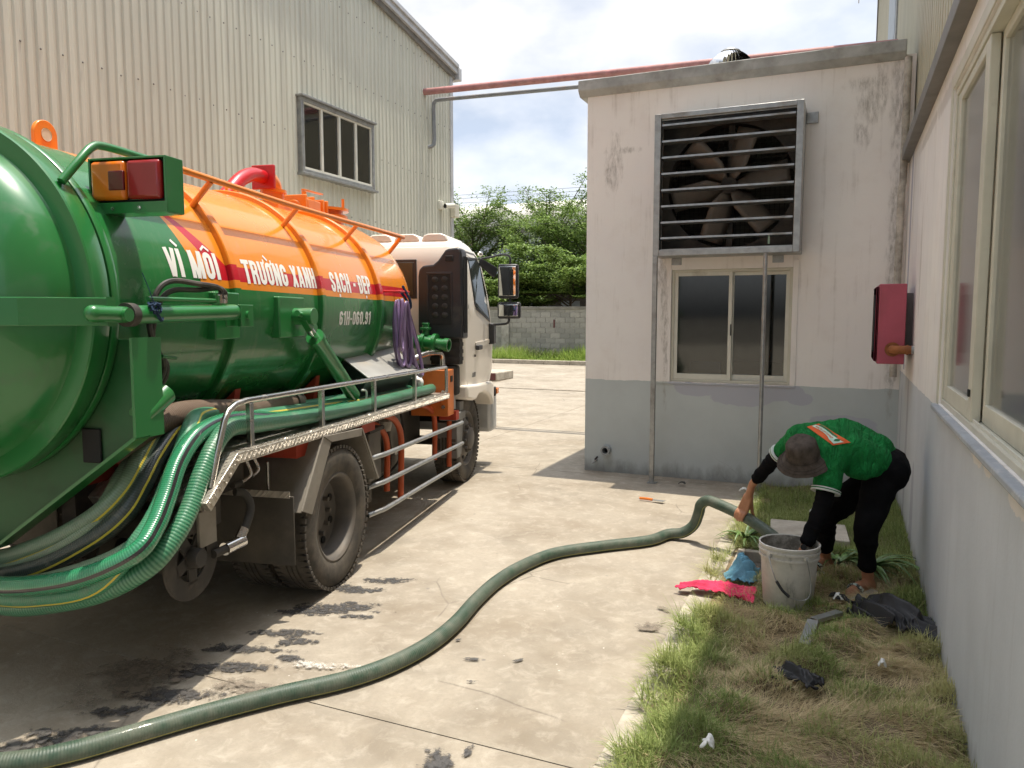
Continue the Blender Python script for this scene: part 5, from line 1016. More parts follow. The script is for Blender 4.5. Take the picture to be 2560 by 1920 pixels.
hose_thing('draped_hose', [(.2,.33,1.13), (-.4,.30,1.15), (-.9,.27,1.19), (-1.14,.25,1.19), (-1.32,.22,1.08), (-1.45,.20,.93), (-1.56,.20,.80), (-1.64,.30,.70), (-1.68,.55,.60), (-1.68,.85,.53), (-1.62,1.3,.51), (-1.6,1.8,.62), (-1.52,1.950,.96), (-1.32,1.900,1.12), (-1.05,1.850,1.17), (-.5,1.850,1.15), (.2,1.850,1.14)], .045, 'hose_yellow', 'dull hose with a yellow line tucked behind the shiny green one', G)
hose_thing('draped_hose', [(.0,.46,1.13), (-.6,.42,1.16), (-1.0,.37,1.225), (-1.18,.33,1.21), (-1.36,.31,1.10), (-1.48,.30,.99), (-1.56,.33,.88), (-1.61,.48,.755), (-1.63,.80,.60), (-1.60,1.2,.53), (-1.58,1.8,.62), (-1.52,2.025,.96), (-1.32,1.975,1.12), (-1.05,1.925,1.17), (-.5,1.925,1.15), (.2,1.925,1.14)], .048, 'hose_black', 'nearly black hose with a yellow line behind the green hoses', G)
hose_thing('draped_hose', [(-.2,.56,1.12), (-.7,.52,1.16), (-1.1,.46,1.18), (-1.32,.42,1.13), (-1.47,.40,1.03), (-1.55,.42,.92), (-1.60,.52,.79), (-1.61,.75,.67), (-1.58,1.1,.58), (-1.56,1.8,.60), (-1.52,2.100,.96), (-1.32,2.050,1.12), (-1.05,2.000,1.17), (-.5,2.000,1.15), (.2,2.000,1.14)], .050, 'hose_grey', 'grey-green ribbed hose at the back of the draped bundle', G)
hose_thing('draped_hose', [(.1,.40,1.20), (-.5,.37,1.24), (-1.0,.30,1.27), (-1.19,.23,1.235), (-1.34,.18,1.13), (-1.45,.165,1.02), (-1.55,.16,.90), (-1.67,.17,.79), (-1.75,.33,.60), (-1.77,.60,.53), (-1.74,.9,.50), (-1.68,1.4,.52), (-1.66,1.9,.66), (-1.52,2.175,.96), (-1.32,2.125,1.12), (-1.05,2.075,1.17), (-.5,2.075,1.15), (.2,2.075,1.14)], .045, 'hose_green', 'mid-green hose with a yellow line between the shiny and ribbed ones', G)
hose_thing('draped_hose', [(-.3,.50,1.14), (-.8,.47,1.19), (-1.12,.41,1.26), (-1.30,.37,1.20), (-1.44,.35,1.09), (-1.54,.37,.97), (-1.60,.50,.84), (-1.62,.78,.70), (-1.58,1.15,.60), (-1.56,1.8,.60), (-1.52,2.100,.96), (-1.32,2.050,1.12), (-1.05,2.000,1.17), (-.5,2.000,1.15), (.2,2.000,1.14)], .046, 'hose_yellow2', 'pale hose with a yellow line between the black and grey-green ones', G)
hose_thing('board_hose', [(2.2,.26,1.105), (1.5,.24,1.115), (.9,.25,1.125), (.4,.27,1.15), (-.1,.29,1.17), (-.55,.28,1.19), (-.95,.24,1.16)], .046, 'hose_green', 'green hose with a yellow line lying along the running board', 'hoses on the running board')
hose_thing('board_hose', [(2.35,.34,1.15), (2.0,.33,1.16), (1.55,.30,1.17), (1.1,.36,1.14), (.6,.40,1.14), (.1,.42,1.15), (-.4,.40,1.14)], .052, 'hose_board', 'short dark green hose end near the control box on the running board', 'hoses on the running board', n=20)
hose_thing('suction_pipe_hose', [(-1.55,.40,1.17), (-1.35,.36,1.25), (-1.1,.345,1.285), (-.7,.35,1.25), (-.3,.38,1.215), (.15,.42,1.20), (.4,.5,1.18)], .068, 'hose_brown', 'thick brown rubber suction hose lying under the tank', None, n=24)
c_ = tag(MB().lathe([(.068,0), (.085,0), (.09,.02), (.09,.10), (.08,.12), (.05,.12)], TM @ Vector((.13,.42,1.20)), TM.to_3x3() @ Vector((1,.2,-.05)), 24).build('hose_clamp', 'chassis'), 'dark clamp coupling on the end of the brown suction hose', 'coupling')
c_ = thing('hose_coupling', 'white-roped hose coupling lying beside the orange control box', 'coupling'); m = MB()
for k in range(9): m.tube(tpt([(2.05+.016*k, .23+.055*math.cos(a), 1.165+.055*math.sin(a)) for a in [2*math.pi*j/14 for j in range(15)]]), .011, 6, 1)
m.build('rope_binding', 'white_litter', c_); MB().cyl(*tpt([(2.03,.23,1.165), (2.24,.24,1.165)]), .05, n=18).build('sleeve', 'rubber', c_)
# purple coil on its hook
pc = thing('purple_hose_coil', 'coil of thin purple hose hanging from a red hook on the tank', 'hose')
r = random.Random(3)
for k in range(10):
    ut, ub = 1.60+.018*k, 1.53+.062*k; zt = 1.93-.005*k; zb = 1.40-.02*k+.03*r.random()+(.10 if k < 2 else 0); so = .15+.02*(k % 4)
    w0 = .030+.012*r.random(); wb = .045+.03*r.random(); P = []
    for j in range(15):
        a = 2*math.pi*j/14; tt = (1-math.cos(a))/2
        P.append((ut+(ub-ut)*tt**1.25+(w0*(1-tt)+wb*tt*1.4)*math.sin(a), so+.022*math.sin(a+k), zt+(zb-zt)*tt))
    MB().tube(tpt(P), .0145, 10, 4).build('loop', 'purple' if k % 3 else 'purple_dark', pc)
MB().tube(tpt([(1.70,.18,2.05), (1.72,.16,2.0), (1.74,.13,1.93), (1.78,.14,1.86), (1.76,.17,1.93), (1.70,.19,1.99)]), .012, 8, 4).build('tie_cord', 'towel_navy', pc)
hk = MB().tube(tpt([(1.60,.33,2.0), (1.60,.19,2.0), (1.63,.17,2.0), (1.80,.17,2.0), (1.83,.19,2.0), (1.83,.33,2.0)]), .010, 8, 2).build('hanging_hook', 'red', None); tag(hk, 'small red bar hook on the tank holding the purple coil', 'hook')
# ================================================================== loose things on the ground
HPX = [(-4.3, 0.9), (-3.6, 1.42), (-2.98, 1.796), (-2.804, 1.959), (-2.669, 2.175), (-2.523, 2.414), (-2.348, 2.661), (-2.144, 2.917), (-2.032, 3.153), (-1.977, 3.433), (-1.981, 3.733), (-2.029, 4.1), (-2.048, 4.451), (-2.013, 4.803), (-1.902, 5.158), (-1.638, 5.459), (-1.348, 5.741)]
tag(MB().tube([(x, y, .043) for x, y in HPX]+[(-1.245,5.965,.046), (-1.13,5.995,.065), (-1.045,6.0,.135), (-1.005,5.985,.24), (-.985,5.965,.315), (-.93,5.94,.358), (-.85,5.90,.350), (-.66,5.80,.308), (-.50,5.705,.25), (-.36,5.62,.17), (-.27,5.56,.02), (-.24,5.54,-.25)], .0425, 20, 6).build('suction_hose', 'hose_ground'), 'long dirty dark green suction hose snaking across the concrete into the pit', 'hose')
# pit
t = thing('drain_pit', 'open concrete drain pit in the grass behind the bucket', 'pit', (-.39, 5.51, 0))
m = MB(); 
for a, b, c, d in ((-.29,-.235,-.35,.35), (.235,.29,-.35,.35), (-.235,.235,.295,.35), (-.235,.235,-.35,-.295)): m.box(a, b, c, d, -.5, .035)
m.build('frame', 'kerb', t, bevel=.006); MB().box(-.235, .235, -.295, .295, -.5, -.42).build('bottom', 'soil', t)
m = MB(); r = random.Random(5)
for k in range(70): 
    x, y, a = r.uniform(-.2,.1), r.uniform(-.28,.1), r.uniform(0,6.28); m.bar((x,y,-.06+r.uniform(-.05,.05)), (x+.12*math.cos(a),y+.12*math.sin(a),-.06+r.uniform(-.05,.05)), .006, .003)
stuff(m.build('dry_straw', 'stick', t)); MB().box(-.20, -.05, -.27, .02, -.40, -.10).build('ledge', 'kerb', t, bevel=.01)
t = thing('pit_cover', 'grey concrete pit cover with a wire lifting ring lying on the grass', 'cover', (-.20, 6.42, .03), R(4))
MB().box(-.30, .28, -.24, .25, 0, .055).build('slab', 'kerb', t, bevel=.008); MB().tube([(.03,-.10,.05), (.025,-.10,.10), (.05,-.09,.13), (.085,-.08,.12), (.09,-.075,.07)], .006, 8, 4).build('lifting_ring', 'rust', t)
# bucket
t = thing('bucket', 'dirty whitish plastic bucket with wire handle standing beside the pit', 'bucket', (-.265, 4.88, .015))
MB().lathe([(.0,0), (.140,0), (.146,.008), (.166,.30), (.167,.308), (.178,.31), (.178,.322), (.169,.324), (.170,.345), (.181,.347), (.181,.359), (.172,.361), (.173,.374), (.180,.378), (.180,.390), (.172,.392), (.168,.386)], n=64).build('body', 'bucket_plastic', t, ang=35)
MB().lathe([(.168,.386), (.160,.30), (.141,.012), (.0,.012)], n=64).build('inside', 'bucket_inside', t); MB().lathe([(.0,.235), (.155,.235)], n=40).build('slurry', 'damp', t, smooth=False)
for sx in (-1, 1): MB().lathe([(.0,.012), (.014,.012), (.018,.0)], (sx*.172*.6, -.172*.80, .335), (sx*.6,-.8,0), 14).build('handle_lug', 'bucket_plastic', t)
hp = [(-.108,-.150,.335), (-.085,-.185,.27), (-.05,-.20,.19), (.0,-.205,.125), (.06,-.195,.10), (.11,-.175,.10), (.135,-.15,.14), (.13,-.13,.22), (.108,-.150,.335)]
MB().tube(hp, .003, 6, 5).build('handle', 'galv', t); MB().tube([(-.055,-.199,.20), (-.02,-.204,.15), (.02,-.203,.115)], .009, 10, 4).build('grip', 'black_plastic', t)
# crumpled sheets
def cloth(nx, ny, f, seed, amp, name, mat, sub=1):
    r = random.Random(seed); W = [(r.uniform(4, 16), r.uniform(4, 16), r.uniform(0, 6.28), r.uniform(.3, 1)) for _ in range(9)]
    V = []
    for j in range(ny+1):
        for i in range(nx+1):
            a, b = i/nx, j/ny; x, y, z = f(a, b)
            n = sum(w_[3]*abs(math.sin(w_[0]*a+w_[1]*b+w_[2])) for w_ in W)/5-.45
            n2 = sum(w_[3]*math.sin(w_[1]*a-w_[0]*b+w_[2]*2) for w_ in W)/6; n += .55*sum(w_[3]*abs(math.sin(2.7*w_[1]*a+2.3*w_[0]*b+w_[2]*3)) for w_ in W[:5])/3-.25
            V.append((x+n2*amp*.6, y+n*amp*.5, max(.012, z+n*amp)))
    F = [(j*(nx+1)+i, j*(nx+1)+i+1, (j+1)*(nx+1)+i+1, (j+1)*(nx+1)+i) for j in range(ny) for i in range(nx)]
    o = MB().add(V, F).build(name, mat, ang=180); s = o.modifiers.new('sub', 'SUBSURF'); s.levels = s.render_levels = sub
    k = o.modifiers.new('thick', 'SOLIDIFY'); k.thickness = .004; return o
tag(cloth(40, 18, lambda a, b: (-.93+.47*a, 4.82+.08*a+(b-.5)*(.07+.20*a), .02+.05*math.sin(math.pi*min(1, a*1.25))*(1-abs(b-.5))), 11, .085, 'pink_towel', 'towel_pink'), 'bright pink towel crumpled on the concrete edge beside the bucket', 'towel')
tw = tag(cloth(26, 22, lambda a, b: (-.665+.19*a, 5.30-.27*b, .05+.13*math.sin(math.pi*a)*math.sin(math.pi*min(1, b*1.1))), 23, .09, 'blue_towel', 'towel_blue'), 'faded blue towel heaped against the pit frame', 'towel')
tag(cloth(48, 22, lambda a, b: (.10+.39*a, 4.72-.20*a+(b-.5)*(.16+.10*math.sin(a*3)), .035+.075*math.sin(math.pi*a)*math.sin(math.pi*b)), 31, .13, 'black_plastic_sheet', 'sheet_black'), 'large crumpled black plastic sheet on the dry grass by the wall', 'sheet')
tag(cloth(22, 14, lambda a, b: (-.26+.22*a, 3.66+.11*b+.02*math.sin(a*5), .045+.05*math.sin(math.pi*a)*math.sin(math.pi*b)), 37, .09, 'black_plastic_scrap', 'sheet_black'), 'small crumpled black plastic scrap in the middle of the dry grass', 'scrap')
tag(cloth(20, 12, lambda a, b: (-.02+.17*a, 4.98-.22*a+(b-.5)*.07, .04+.03*math.sin(math.pi*a)), 41, .05, 'black_cloth_strip', 'sheet_black'), 'black cloth strip trailing from under the stick towards the large sheet', 'scrap')
def channel(name, P, w_, h, label):
    m = MB()
    for i in range(len(P)-1):
        a, b = Vector(P[i]), Vector(P[i+1]); d = (b-a).normalized(); n_ = d.cross(Vector((0,0,1))).normalized(); u_ = n_.cross(d)
        m.bar(a, b, w_, .003, u_); m.bar(a-n_*w_/2-u_*h/2, b-n_*w_/2-u_*h/2, .003, h, u_); m.bar(a+n_*w_/2-u_*h/2, b+n_*w_/2-u_*h/2, .003, h, u_)
    return tag(m.build(name, 'galv', smooth=False), label, 'metal strip')
channel('metal_channel', [(-.135,4.17,.07), (-.105,4.46,.095)], .055, .035, 'short galvanised channel piece, nearest of the bent metal in the grass'); channel('metal_channel', [(-.10,4.475,.098), (.03,4.70,.08)], .045, .02, 'bent galvanised strip running on from the nearest channel piece'); channel('metal_channel', [(.07,4.92,.06), (.23,5.17,.075)], .045, .02, 'galvanised strip lying beyond the stick near the foot')
tag(MB().tube([(-.10,4.78,.055), (.12,4.96,.065), (.35,5.14,.07)], .009, 8, 2).build('wooden_stick', 'stick'), 'thin brown stick lying across the metal strip', 'stick')
for x, y, a, s_, l in ((.225,3.95,.5,.018,'small white scrap of paper on the dry grass near the wall'), (-.43,2.90,1.0,.022,'white plastic scrap at the near left of the grass'), (-.17,7.15,.3,.06,'torn pale plastic bag on the green grass behind the worker'), (-.86,7.72,.2,.045,'pale chip of plaster on the shaded concrete by the edging'), (.02,4.80,.2,.025,'white pebble of foam beside the bent strip')):
    o = cloth(8, 6, lambda p, q: (x+s_*2*(p-.5), y+s_*1.2*(q-.5)*(1+a), .03+(.07 if y < 5 else .02)+.03*math.sin(math.pi*p)), int(x*100)+7, .03, 'litter_scrap', 'white_litter'); tag(o, l, 'litter')
t = thing('scraper_tool', 'small scraper with yellow handle lying on the shaded concrete', 'tool', (-1.64, 7.14, .012), R(-6))
MB().tube([(-.13,0,.012), (-.06,.004,.014), (0,0,.012)], .013, 10, 3).build('handle', 'amber', t); MB().prism([(0,-.015), (.11,-.03), (.12,.03), (0,.015)], (0,0,.01), (1,0,0), (0,1,0), (0,0,.003)).build('blade', 'galv', t)
o = cloth(8, 6, lambda a, b: (-1.55+.07*a, 7.92+.05*b, .02+.02*math.sin(3*a)), 55, .02, 'rubber_scrap', 'rubber'); tag(o, 'black rubber scrap at the foot of the fan house wall', 'scrap')
# strap-leaved plants pulled up around the pit
def strap_plant(name, c, n, L0, seed, label, lean=(0,0)):
    r = random.Random(seed); t = thing(name, label, 'plant', (c[0], c[1], c[2]))
    for k in range(n):
        a = r.uniform(0, 6.28); ln = L0*r.uniform(.6, 1.15); el = r.uniform(.25, .95); wd = r.uniform(.010, .017); V = []; N = 7
        dx, dy = math.cos(a), math.sin(a)
        for i in range(N+1):
            q = i/N; h = ln*(el*q-(.55+el*.35)*q*q); rr = ln*q*.75; ww = wd*(1-q**2.2)+.0008
            px, py, pz = dx*rr+lean[0]*q, dy*rr+lean[1]*q, max(.0, h+.02)
            V += [(px-dy*ww, py+dx*ww, pz), (px, py, pz-ww*.5), (px+dy*ww, py-dx*ww, pz)]
        MB().add(V, [(3*i+j, 3*i+j+1, 3*i+4+j, 3*i+3+j) for i in range(N) for j in range(2)]).build('leaf', 'leaf_blade', t, ang=80)
G = 'strap-leaved plants round the pit'
strap_plant('strap_plant', (-.66,6.08,.03), 20, .38, 1, 'green strap-leaved plant under the hose beside the pit edge')
strap_plant('strap_plant', (.02,5.72,.03), 26, .48, 2, 'heap of strap leaves between the worker and the pit', (.05,-.05)); strap_plant('strap_plant', (.22,5.72,.03), 22, .50, 4, 'strap-leaved plant behind the standing leg near the wall', (.1,.0))
# ================================================================== the worker
from mathutils import noise as mnoise
from mathutils.bvhtree import BVHTree
def cap(m, p0, p1, r0, r1=None, n=16):
    r1 = r0 if r1 is None else r1; p0, p1 = Vector(p0), Vector(p1)
    m.cyl(p0, p1, r0, r1, n); m.ball(p0, r0, n, 10); m.ball(p1, r1, n, 10)
def fuse(m, name, mat, parent, voxel=.008, smooth=6, disp=None):
    """union of overlapping rounded volumes -> one continuous skin"""
    me = m.mesh('tmp'); o = bpy.data.objects.new('tmp', me); COL.objects.link(o)
    a = o.modifiers.new('r', 'REMESH'); a.mode = 'VOXEL'; a.voxel_size = voxel
    b = o.modifiers.new('s', 'SMOOTH'); b.factor = .5; b.iterations = smooth
    dg = bpy.context.evaluated_depsgraph_get(); dg.update()
    out = bpy.data.meshes.new_from_object(o.evaluated_get(dg)); bpy.data.objects.remove(o); bpy.data.meshes.remove(me)
    if disp:
        N = [v.normal.copy() for v in out.vertices]
        for v, n_ in zip(out.vertices, N): v.co += n_*disp(v.co)
    out.polygons.foreach_set('use_smooth', [True]*len(out.polygons)); out.materials.clear(); out.materials.append(MT[mat]); out.name = name
    ob = bpy.data.objects.new(name, out); COL.objects.link(ob); ob.parent = parent; return ob
PX, PY = .20, 5.35
person = thing('person', 'worker in green shirt, black trousers and bucket hat bending over the bucket', 'person', (0, 0, 0))
V3 = Vector
shN, shF = V3((-.045,5.115,.885)), V3((-.285,5.42,.955))
elN, wrN, haN = V3((-.085,5.01,.63)), V3((-.172,4.935,.385)), V3((-.205,4.915,.29))
elF, wrF = V3((-.435,5.555,.775)), V3((-.575,5.68,.575))
hipN, knN, anN, toN = V3((.265,5.345,.775)), V3((.165,5.20,.455)), V3((.195,5.30,.10)), V3((.085,5.135,.045))
hipF, knF, anF, toF = V3((.255,5.525,.775)), V3((-.08,5.43,.44)), V3((-.065,5.63,.11)), V3((-.15,5.50,.055))
AX = V3((-.16,-.50,.85)).normalized()                # top of the head: towards the photographer and up
hd = V3((-.205,5.10,.885))
fc = V3((-.62,-.35,-.45)); fc = (fc-AX*fc.dot(AX)).normalized(); sd_ = AX.cross(fc)
st_ = [((-.085,5.165,.905), (-.235,5.365,.965), .100), ((.06,5.24,.925), (.02,5.43,1.0), .108), ((.19,5.315,.865), (.18,5.48,.92), .104), ((.285,5.35,.80), (.285,5.515,.815), .115)]
def torso(m, g_=0, n_=4):
    for i, (a, b, r) in enumerate(st_[:n_]):
        cap(m, a, b, r+g_, r+g_)
        if i:
            a2, b2, r2 = st_[i-1]; cap(m, a2, a, r2+g_, r+g_); cap(m, b2, b, r2+g_, r+g_); cap(m, (V3(a2)+V3(b2))/2, (V3(a)+V3(b))/2, r2+g_, r+g_)
m = MB(); torso(m, -.012)
cap(m, (-.16,5.26,.955), hd-AX*.02, .055, .05)
m.ball(hd, .088, 20, 14); m.ball(hd+fc*.025-AX*.045, .068, 18, 12); cap(m, hd+fc*.085-AX*.0, hd+fc*.108-AX*.025, .010, .014)          # skull, jaw, nose
for s_ in (-1, 1): m.ball(hd+sd_*s_*.090-AX*.015, (.014,.022,.030))                                                                 # ears
cap(m, hd+fc*.088-AX*.055+sd_*.02, hd+fc*.088-AX*.055-sd_*.02, .009)                                                                # mouth
cap(m, shN, elN, .048, .042); cap(m, elN, wrN, .041, .027); cap(m, shF, elF, .048, .042); cap(m, elF, wrF, .041, .027)
cap(m, wrN, haN, .026, .034)
for k in range(4):                                                                                                                  # fingers in the slurry
    q = haN+V3((-.030+.02*k, -.01+.006*k, 0)); cap(m, q, q+V3((-.015,-.012,-.045)), .010); cap(m, q+V3((-.015,-.012,-.045)), q+V3((-.006,.0,-.08+.006*abs(k-1))), .009, .008)
cap(m, haN+V3((.03,.01,.01)), haN+V3((.045,-.015,-.045)), .011, .009)
# right hand closed round the hose
HD = V3((.16,-.095,-.05)).normalized(); HC = V3((-.645,5.793,.302)); NC = V3((-.5,-.87,0)); NC = (NC-HD*NC.dot(HD)).normalized(); UP = NC.cross(HD); UP = UP if UP.z > 0 else -UP
def hp_(t_, ang, r): return HC+HD*t_+(UP*math.cos(ang)+NC*math.sin(ang))*r
kn_ = [hp_(-.038+.024*k, .35, .0615-.002*abs(k-1.5)) for k in range(4)]
pc_ = wrF+(hp_(-.002, .0, .075)-wrF)*.55
cap(m, wrF, pc_, .027, .030)
for k in range(4): cap(m, pc_+HD*(.014*(k-1.5)), kn_[k], .020, .0125)
for k in range(4):
    t_ = -.038+.024*k; L_ = (1.72, 1.95, 1.88, 1.55)[k]
    a1, a2, a3 = .35+L_*.33, .35+L_*.68, .35+L_
    cap(m, kn_[k], hp_(t_, a1, .0545), .0115, .0110); cap(m, hp_(t_, a1, .0545), hp_(t_, a2, .0525), .0108, .0100); cap(m, hp_(t_, a2, .0525), hp_(t_, a3, .0515), .0098, .0085)
tb = pc_+HD*.02; cap(m, tb, hp_(.045, -.55, .058), .016, .0135); cap(m, hp_(.045, -.55, .058), hp_(.055, -1.25, .053), .0125, .010)
# legs and feet
for h_, k_, a_, t_ in ((hipN, knN, anN, toN), (hipF, knF, anF, toF)):
    cap(m, h_, k_, .078, .055); cap(m, k_, a_, .052, .036); cap(m, a_, a_+V3((.02,.02,-.05)), .036, .034); cap(m, a_+V3((0,0,-.035)), (a_+t_)/2+V3((0,0,-.005)), .036, .034); cap(m, (a_+t_)/2+V3((0,0,-.01)), t_, .036, .028)
    d_ = (t_-a_); d_.z = 0; d_.normalize(); q_ = V3((-d_.y, d_.x, 0))
    for j in range(5): cap(m, t_+q_*(-.028+.014*j), t_+q_*(-.032+.016*j)+d_*(.038-.004*j)+V3((0,0,-.012)), .010, .008, 10)
body = fuse(m, 'body', 'skin', person, .0065, 3)
for s_ in (-1, 1): MB().ball(hd+fc*.083+sd_*s_*.032+AX*.012, .011).build('eye', 'dark', body)
# hair under the hat
m = MB(); m.ball(hd-fc*.012+AX*.012, (.093,.093,.093), 20, 14); m.build('hair', 'dark', person)
def folds(a, f, d_, f2=9):
    d_ = V3(d_).normalized()
    def fn(p):
        s = p.dot(d_); q = p-d_*s
        n1 = mnoise.noise(V3((q.x*f2, q.y*f2, q.z*f2))*.5+d_*(s*f)); n2 = mnoise.noise(p*28)
        return a*(.55-1.9*abs(n1)**.8)+a*.18*n2
    return fn
# shirt
m = MB(); torso(m, .014, 3)
m.ball((-.16,5.26,.965), .10); cap(m, (-.10,5.20,.94), (-.21,5.35,.985), .098); cap(m, (.0,5.30,.985), (-.12,5.30,1.0), .085)
cap(m, shN, shN+(elN-shN)*.50, .080, .084); cap(m, shF, shF+(elF-shF)*.45, .074, .068)
m.ball((.12,5.22,.84), (.11,.09,.08)); cap(m, (.19,5.315,.865), (.24,5.33,.835), .110, .106); cap(m, (.18,5.48,.92), (.24,5.49,.88), .110, .106); m.ball((.21,5.42,.93), .11)
shirt = fuse(m, 'shirt', 'shirt_green', person, .008, 7, folds(.007, 16, (.80,-.25,.15), 3.2))
for s0_, s1_, r_ in ((shN, shN+(elN-shN)*.50, .084), (shF, shF+(elF-shF)*.45, .070)):
    d_ = (s1_-s0_).normalized(); e_ = s1_+d_*.052
    MB().lathe([(.04,.0), (r_-.002,.0), (r_+.004,.002), (r_+.004,.024), (r_-.004,.026), (.04,.012)], e_-d_*.012, d_, 40).build('cuff', 'cuff_white', shirt, ang=50)
    MB().lathe([(r_+.0055,.009), (r_+.0055,.015)], e_-d_*.012, d_, 40).build('cuff_stripe', 'cuff_green', shirt)
d_ = (hd-V3((-.16,5.26,.955))).normalized(); MB().lathe([(.062,0), (.068,.004), (.066,.022), (.060,.024)], V3((-.175,5.235,.945))-d_*.0+V3((0,0,.01)), d_, 32).build('collar', 'cuff_white', shirt)
# black under-sleeves
m = MB(); cap(m, elN+(shN-elN)*.28, elN, .054, .056); cap(m, elN, wrN+(elN-wrN)*.10, .056, .045); us = fuse(m, 'under_sleeve', 'black_cloth', person, .007, 4, folds(.006, 22, elN-wrN))
m = MB(); cap(m, elF+(shF-elF)*.7, elF, .056, .055); cap(m, elF, wrF+(elF-wrF)*.28, .054, .045); fuse(m, 'under_sleeve', 'black_cloth', person, .007, 4, folds(.006, 22, elF-wrF))
# trousers
m = MB()
for i in (2, 3):
    a, b, r = st_[i]; 
    if i == 3: cap(m, a, b, r+.016)
cap(m, (.318,5.36,.80), (.318,5.51,.81), .100); cap(m, (.24,5.335,.79), (.235,5.505,.81), .105)
for h_, k_, a_ in ((hipN, knN, anN), (hipF, knF, anF)):
    cap(m, h_, k_, .108, .080); cap(m, h_+V3((-.02,.0,-.03)), k_, .105, .080); e_ = k_+(a_-k_)*.70; cap(m, k_, e_, .078, .058)
trs = fuse(m, 'trousers', 'black_cloth', person, .008, 8, folds(.010, 12, (.1,0,1), 4))
pass
# watch
d_ = (haN-wrN).normalized(); w_ = MB().lathe([(.0285,-.012), (.031,-.011), (.031,.011), (.0285,.012)], wrN+d_*.018, d_, 24).build('watch', 'chrome', person); q_ = V3((-.2,-.9,.25)).normalized()
MB().lathe([(0,.008), (.016,.008), (.018,.004), (.018,0)], wrN+d_*.018+q_*.030, q_, 18).build('watch_face', 'dark', w_)
# bucket hat
hb = hd+AX*.035; m = MB()
m.lathe([(.0,.125), (.045,.123), (.080,.112), (.092,.098), (.098,.06), (.103,.012), (.108,.002), (.135,-.018), (.166,-.042), (.169,-.046), (.164,-.046), (.133,-.025), (.105,-.004), (.098,.004)], hb, AX, 56)
hat = m.build('hat', 'hat_cloth', person, ang=60)
for v in hat.data.vertices: v.co += (v.co-hb).normalized()*(.006*mnoise.noise(v.co*16)+.004*mnoise.noise(v.co*40))
for r_, h_ in ((.1075,.008), (.136,-.016), (.152,-.028)): MB().lathe([(r_,h_-.001), (r_+.0015,h_+.0012), (r_+.002,h_-.001)], hb, AX, 48).build('hat_stitching', 'dark', hat)
# sandals
for a_, t_ in ((anN, toN), (anF, toF)):
    d_ = (t_-a_); d_.z = 0; d_.normalize(); q_ = V3((-d_.y, d_.x, 0)); c0 = (a_+t_)/2; m = MB(); P = []
    for k in range(24):
        a = 2*math.pi*k/24; x = .14*math.cos(a)+.012; y = .047*math.sin(a)*(1+.18*math.cos(a)); P.append((x, y))
    m.prism(P, (c0.x+d_.x*.01, c0.y+d_.y*.01, .0), d_, q_, (0,0,.016)); so_ = m.build('sandal', 'sandal', person, bevel=.004)
    MB().tube([c0+q_*.05+d_*.02+V3((0,0,-.055)), c0+q_*.042+d_*.03+V3((0,0,-.01)), c0+d_*.035+V3((0,0,.012)), c0-q_*.042+d_*.03+V3((0,0,-.01)), c0-q_*.05+d_*.02+V3((0,0,-.055))], .014, 8, 4).build('strap', 'sandal', so_)
# printed panel on the back, laid onto the shirt
bv = BVHTree.FromPolygons([v.co.copy() for v in shirt.data.vertices], [tuple(p.vertices) for p in shirt.data.polygons])
c4 = [V3((-.205,5.3,1.065)), V3((-.132,5.3,1.095)), V3((.052,5.3,.972)), V3((-.052,5.3,.945))]; dv = V3((.04,-.98,.20)).normalized()
def lay(a, b, off):
    p = (c4[0]*(1-a)+c4[3]*a)*(1-b)+(c4[1]*(1-a)+c4[2]*a)*b
    h = bv.ray_cast(p+dv*.8, -dv)
    return (h[0]+h[1]*off) if h[0] else p
def panel(f, na, nb, off, name, mat):
    V = [lay(*f(i/na, j/nb), off) for j in range(nb+1) for i in range(na+1)]
    return MB().add(V, [(j*(na+1)+i, j*(na+1)+i+1, (j+1)*(na+1)+i+1, (j+1)*(na+1)+i) for j in range(nb) for i in range(na)]).build(name, mat, shirt, ang=80)
panel(lambda a, b: (a, b), 18, 10, .004, 'print_panel', 'logo_orange')
panel(lambda a, b: (.03+.92*a, .50+.34*(b-.5)*(1+.9*max(0, a-.62)*2)+.10*math.sin(a*5.2)+.0), 24, 8, .0065, 'print_badge', 'logo_mint')
panel(lambda a, b: (.10+.62*a, .78+.16*(b-.5)+.07*math.sin((.1+.62*a)*5.2+.3)), 20, 5, .0075, 'print_band', 'logo_green')
panel(lambda a, b: (.84+.09*(a-.5)*math.sin(math.pi*max(.05, min(.95, b)))*1.2, .30+.42*b), 6, 8, .0085, 'print_leaf', 'logo_green')
V, F = text_mesh('MÔI TRƯỜNG', 1, .03); xa, xb = min(v[0] for v in V), max(v[0] for v in V)
MB().add([lay(.72-.60*(1-(x-xa)/(xb-xa))*1.0, .46-.20*(y-.35)+.10*math.sin((.12+.6*(x-xa)/(xb-xa))*5.2), .0085) for x, y in V], F).build('print_text', 'logo_orange', shirt, smooth=False)
